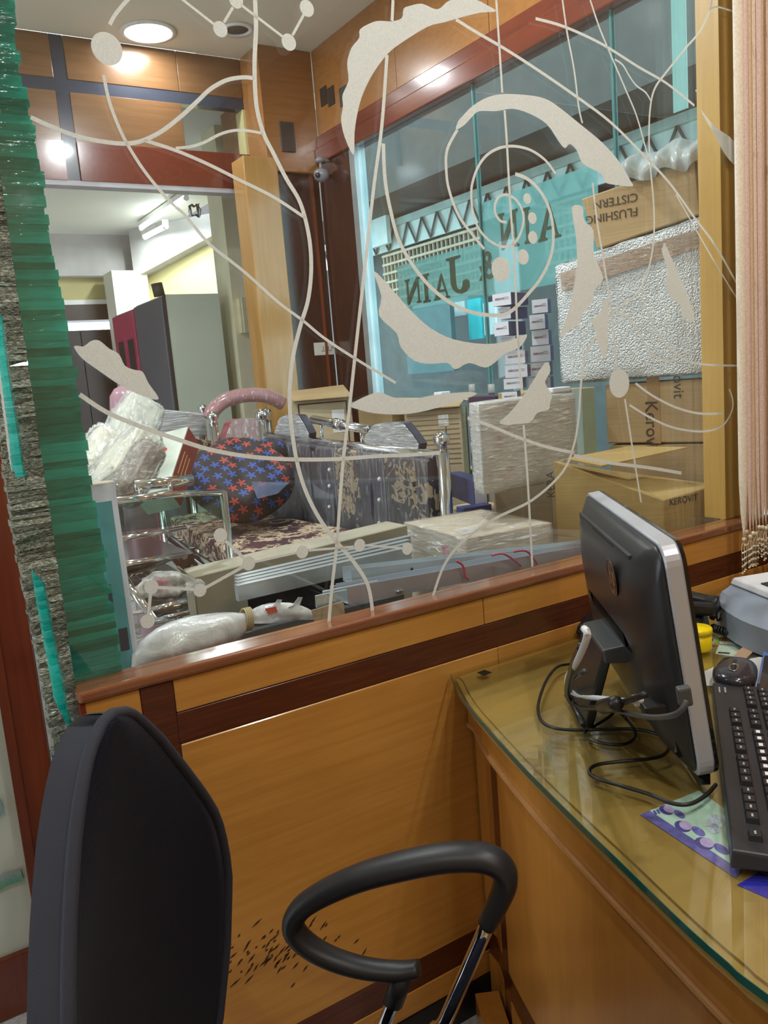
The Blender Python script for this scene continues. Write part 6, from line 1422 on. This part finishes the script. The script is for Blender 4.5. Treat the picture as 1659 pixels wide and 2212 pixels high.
ALU = mat('aluminium_grey', (.36, .40, .41), .35, .5, var=.05); ALD = mat('aluminium_dark', (.10, .12, .13), .4, .4); ZN = mat('zinc_sheet', (.50, .55, .60), .35, .6, var=.06)
def bar(name, pA, pB, w_, h_, m, parent, roll=0, bev=.001):
    d = (pB-pA); L_ = d.length; d.normalize(); y_ = UP.cross(d).normalized(); z_ = d.cross(y_)
    T_ = Matrix((d, y_, z_)).transposed()@Matrix.Rotation(roll, 3, 'X'); return obox(name, (pA+pB)/2, (L_, w_, h_), m, parent, 0, bev, T_)
af = thing('aluminium_frames', onY(650, 1280, 1.62), 'stack of grey aluminium window frames lying behind the ledge', 'frame')
for k in range(4):
    pA, pB = onY(511-0*k, 1281-7*k, 1.60+.022*k), onY(884, 1196-8*k, 1.60+.022*k)
    bar('frame_section', pA, pB, .018, .035, ALU if k else mat('aluminium_edge', (.42, .46, .47), .3, .5), af)
    bar('frame_section', pA+Vector((.004, 0, -.005)), Vector((pA.x+.004, pA.y, .45)), .018, .022, ALU, af)
pA, pB = onY(560, 1318, 1.63), onY(800, 1262, 1.63); bar('dark_pane', pA+Vector((0, .06, -.02)), pB+Vector((0, .06, -.02)), .004, .10, mat('dark_pane', (.015, .02, .024), .1), af)
hexa('frame_base', [(.62, 1.64, 0), (1.05, 1.64, 0), (1.05, 1.72, 0), (.62, 1.72, 0)], [(.62, 1.64, .84), (1.05, 1.64, .84), (1.05, 1.72, .84), (.62, 1.72, .84)], ALD, af)
cn = thing('zinc_channel', onY(1000, 1245, 1.5), 'open zinc channel tied with red string, nearest the ledge', 'channel', 'metal channels behind the ledge')
def channel(pA, pB, w_, h_, parent, m=ZN):
    d = (pB-pA).normalized(); s_ = Vector((-d.y, d.x, 0)).normalized()
    ribbonbox = lambda a, b2, c_, e: hexa('channel_web', [a, b2, b2+c_, a+c_], [a+e, b2+e, b2+c_+e, a+c_+e], m, parent)
    ribbonbox(pA, pB, s_*w_, UP*.0015); ribbonbox(pA, pB, s_*.0015, UP*h_); ribbonbox(pA+s_*w_, pB+s_*w_, s_*.0015, UP*h_)
a1, b1 = onY(752, 1306, 1.44), onY(1275, 1208, 1.44); channel(a1, b1, .045, .036, cn)
cn2 = thing('zinc_channel', onY(1000, 1225, 1.53), 'upper zinc channel with drilled holes lying behind the first', 'channel', 'metal channels behind the ledge')
a2, b2 = onY(762, 1262, 1.51), onY(1290, 1196, 1.51); channel(a2, b2, .04, .032, cn2, mat('zinc_pale', (.58, .64, .67), .3, .6))
for x, y in ((890, 1229), (1180, 1199)): q_ = onY(x, y, 1.5085); lathe('hole', q_, [(.001, 0), (.003, 0), (.003, .0008), (.001, .0008)], BLACKP, cn2, 8, (0, -1, 0))
cn3 = thing('zinc_channel', onY(720, 1290, 1.50), 'short nested channel ends left of the tied channels', 'channel', 'metal channels behind the ledge')
for k in range(3): a3, b3 = onY(682+16*k, 1300-10*k, 1.47+.01*k), onY(800+16*k, 1276-10*k, 1.47+.01*k); bar('channel_end', a3, b3, .006, .026, ZN if k % 2 else ALU, cn3)
RS = mat('red_string', (.45, .05, .10), .6)
for nm, pts in (('red_string', ((985,1212),(1000,1222),(1005,1245),(1012,1252))), ('red_string', ((1062,1200),(1085,1196),(1105,1206),(1125,1222))), ('red_string', ((1110,1192),(1135,1190),(1150,1203),(1160,1218)))):
    o = tube(nm, smooth_pts([onY(x, y, 1.432) for x, y in pts], 4), .0025, RS, None, 6); tag(o, 'red string tied round the zinc channels, '+{985: 'left knot', 1062: 'middle loop', 1110: 'right loop'}[pts[0][0]], 'string', 'red strings on the channels')
hexa('channel_support', [(.78, 1.425, 0), (1.45, 1.425, 0), (1.45, 1.475, 0), (.78, 1.475, 0)], [(.78, 1.425, .80), (1.45, 1.425, .80), (1.45, 1.475, .80), (.78, 1.475, .80)], TAN2); tag(bpy.data.objects['channel_support'], 'carton edge hidden low behind the ledge under the channels', 'carton')
sw = onY(868, 1276, 1.437); t = thing('screw', sw, 'loose steel screw on the nearest zinc channel', 'screw'); tube('shank', [sw, sw+Vector((-.014, -.001, .001))], .0016, CHR, t, 8); lathe('head', sw, [(.001, 0), (.0035, 0), (.002, .002), (.001, .003)], CHR, t, 10, (1, 0, 0))
# ------------------------------------------------------------------ plastic bag and teal tube
bg_ = thing('plastic_bag', onY(430, 1400, 1.50), 'white translucent plastic bag tied with twine just behind the ledge', 'bag')
secs_ = [(284,1452,4),(292,1430,22),(330,1405,38),(380,1385,46),(440,1372,46),(490,1358,40),(520,1344,24),(532,1338,12),(545,1334,15),(575,1326,24),(610,1318,22),(650,1320,20),(688,1332,8)]
vs, fs = [], []; nn = 22; rb = random.Random(5)
for i, (x, y, r_) in enumerate(secs_):
    c = onY(x, y, 1.49); s_ = (onY(x, y+20, 1.49)-onY(x, y-20, 1.49)).length/40; d = Vector((1, 0, .25)).normalized(); u_ = Vector((-.25, 0, 1)).normalized()
    for j in range(nn):
        a = 2*PI*j/nn; k = 1+.07*math.sin(3*a+i*1.3)+.05*math.sin(5*a-i*.8)+rb.uniform(-.03, .03); rr_ = r_*s_
        vs.append(c+u_*math.sin(a)*rr_*k+Vector((0, 1, 0))*math.cos(a)*min(rr_, .07)*k)
for i in range(len(secs_)-1):
    for j in range(nn): fs.append((i*nn+j, i*nn+(j+1) % nn, (i+1)*nn+(j+1) % nn, (i+1)*nn+j))
fs += [tuple(range(nn)), tuple(range((len(secs_)-1)*nn, len(secs_)*nn))]
o = mesh('bag_skin', vs, fs, POLY, bg_, True); md_ = o.modifiers.new('s', 'SUBSURF'); md_.levels = md_.render_levels = 1
# contents seen through the skin
vs2 = []; 
for i, (x, y, r_) in enumerate(secs_[:7]):
    c = onY(x, y, 1.49); s_ = (onY(x, y+20, 1.49)-onY(x, y-20, 1.49)).length/40
    for j in range(nn): a = 2*PI*j/nn; vs2.append(c+Vector((-.25, 0, 1)).normalized()*math.sin(a)*r_*s_*.86+Vector((0, 1, 0))*math.cos(a)*min(r_*s_, .07)*.86)
mesh('contents', vs2, [(i*nn+j, i*nn+(j+1) % nn, (i+1)*nn+(j+1) % nn, (i+1)*nn+j) for i in range(6) for j in range(nn)]+[tuple(range(nn)), tuple(range(6*nn, 7*nn))], mat('bag_contents', (.62, .62, .60), .6, var=.1), bg_, True)
tw = onY(533, 1338, 1.49)
for k in range(4): tube('twine', [tw+Vector((.004*(k-1.5)+.003*math.sin(a*.6), .022*math.cos(a*.524), .022*math.sin(a*.524))) for a in range(12)], .0018, mat('twine_tan', (.45, .36, .20), .8), bg_, 6, closed=True)
prism('red_tag', [onY(x, y, 1.465) for x, y in ((572, 1315), (596, 1310), (600, 1322), (580, 1327))], (0, .001, 0), mat('red_tag', (.55, .10, .08), .4), bg_)
for a, b2 in (((575, 1320), (600, 1295)), ((620, 1316), (645, 1290))):
    p, q_ = onY(*a, 1.48), onY(*b2, 1.47); prism('bag_ear', [p+Vector((-.014, 0, 0)), p+Vector((.03, .01, -.006)), q_+Vector((.012, .006, -.004)), q_, q_+Vector((-.016, -.004, -.012))], (0, .0012, 0), POLY, bg_)
o = hexa('carton_offcut', [onY(680, 1345, 1.42), onY(745, 1330, 1.42), onY(745, 1330, 1.46), onY(680, 1345, 1.46)], [onY(672, 1318, 1.42), onY(742, 1298, 1.42), onY(742, 1298, 1.46), onY(672, 1318, 1.46)], TAN2, None, .001, 1); tag(o, 'tan cardboard offcut between the bag and the channels', 'cardboard')
rl_ = thing('teal_tube', onY(272, 1450, 1.52), 'tall teal and grey packaging roll standing beside the green glass', 'roll')
pa_, pb_ = onY(238, 1470, 1.50), onY(196, 1040, 1.56); ra_ = .029
pa_ = Vector((pa_.x, pa_.y, .0)); pb_ = onY(211, 1045, 1.52); pa_ = Vector((pb_.x+.006, pb_.y, 0))
tube('roll', [pa_, pb_], ra_, mat('roll_grey', (.33, .34, .36), .4), rl_, 24)
axd = (pb_-pa_).normalized(); vt = (EYE-pb_); vt.z = 0; vt.normalize(); sd = vt.cross(UP).normalized()
def wrapband(name, a0, a1, z0, z1, m, off=.0008):
    n_ = 10; vs_ = [];
    for z_ in (z0, z1):
        for k in range(n_+1):
            a = a0+(a1-a0)*k/n_; c = pa_+axd*(z_/axd.z); vs_.append(c+(vt*math.cos(a)-sd*math.sin(a))*(ra_+off))
    return mesh(name, vs_, [(k, k+1, n_+2+k, n_+1+k) for k in range(n_)], m, rl_, True)
wrapband('teal_label', -1.7, .7, .2, pb_.z-.03, mat('teal_print', (.08, .36, .42), .35)); DOV = mat('label_navy', (.03, .06, .10), .4)
zq = lambda y: onY(250, y, pb_.y-ra_).z
for y0, y1_, a in ((1300, 1260, -.35), (1410, 1360, .25)): wrapband('label_mark', a-.28, a+.28, zq(y0), zq(y1_), DOV, .0012)
lathe('end_disc', pb_, [(.001, -.004), (ra_*.98, -.004), (ra_*.98, .002), (.001, .002)], mat('roll_end', (.55, .50, .40), .6), rl_, 20)
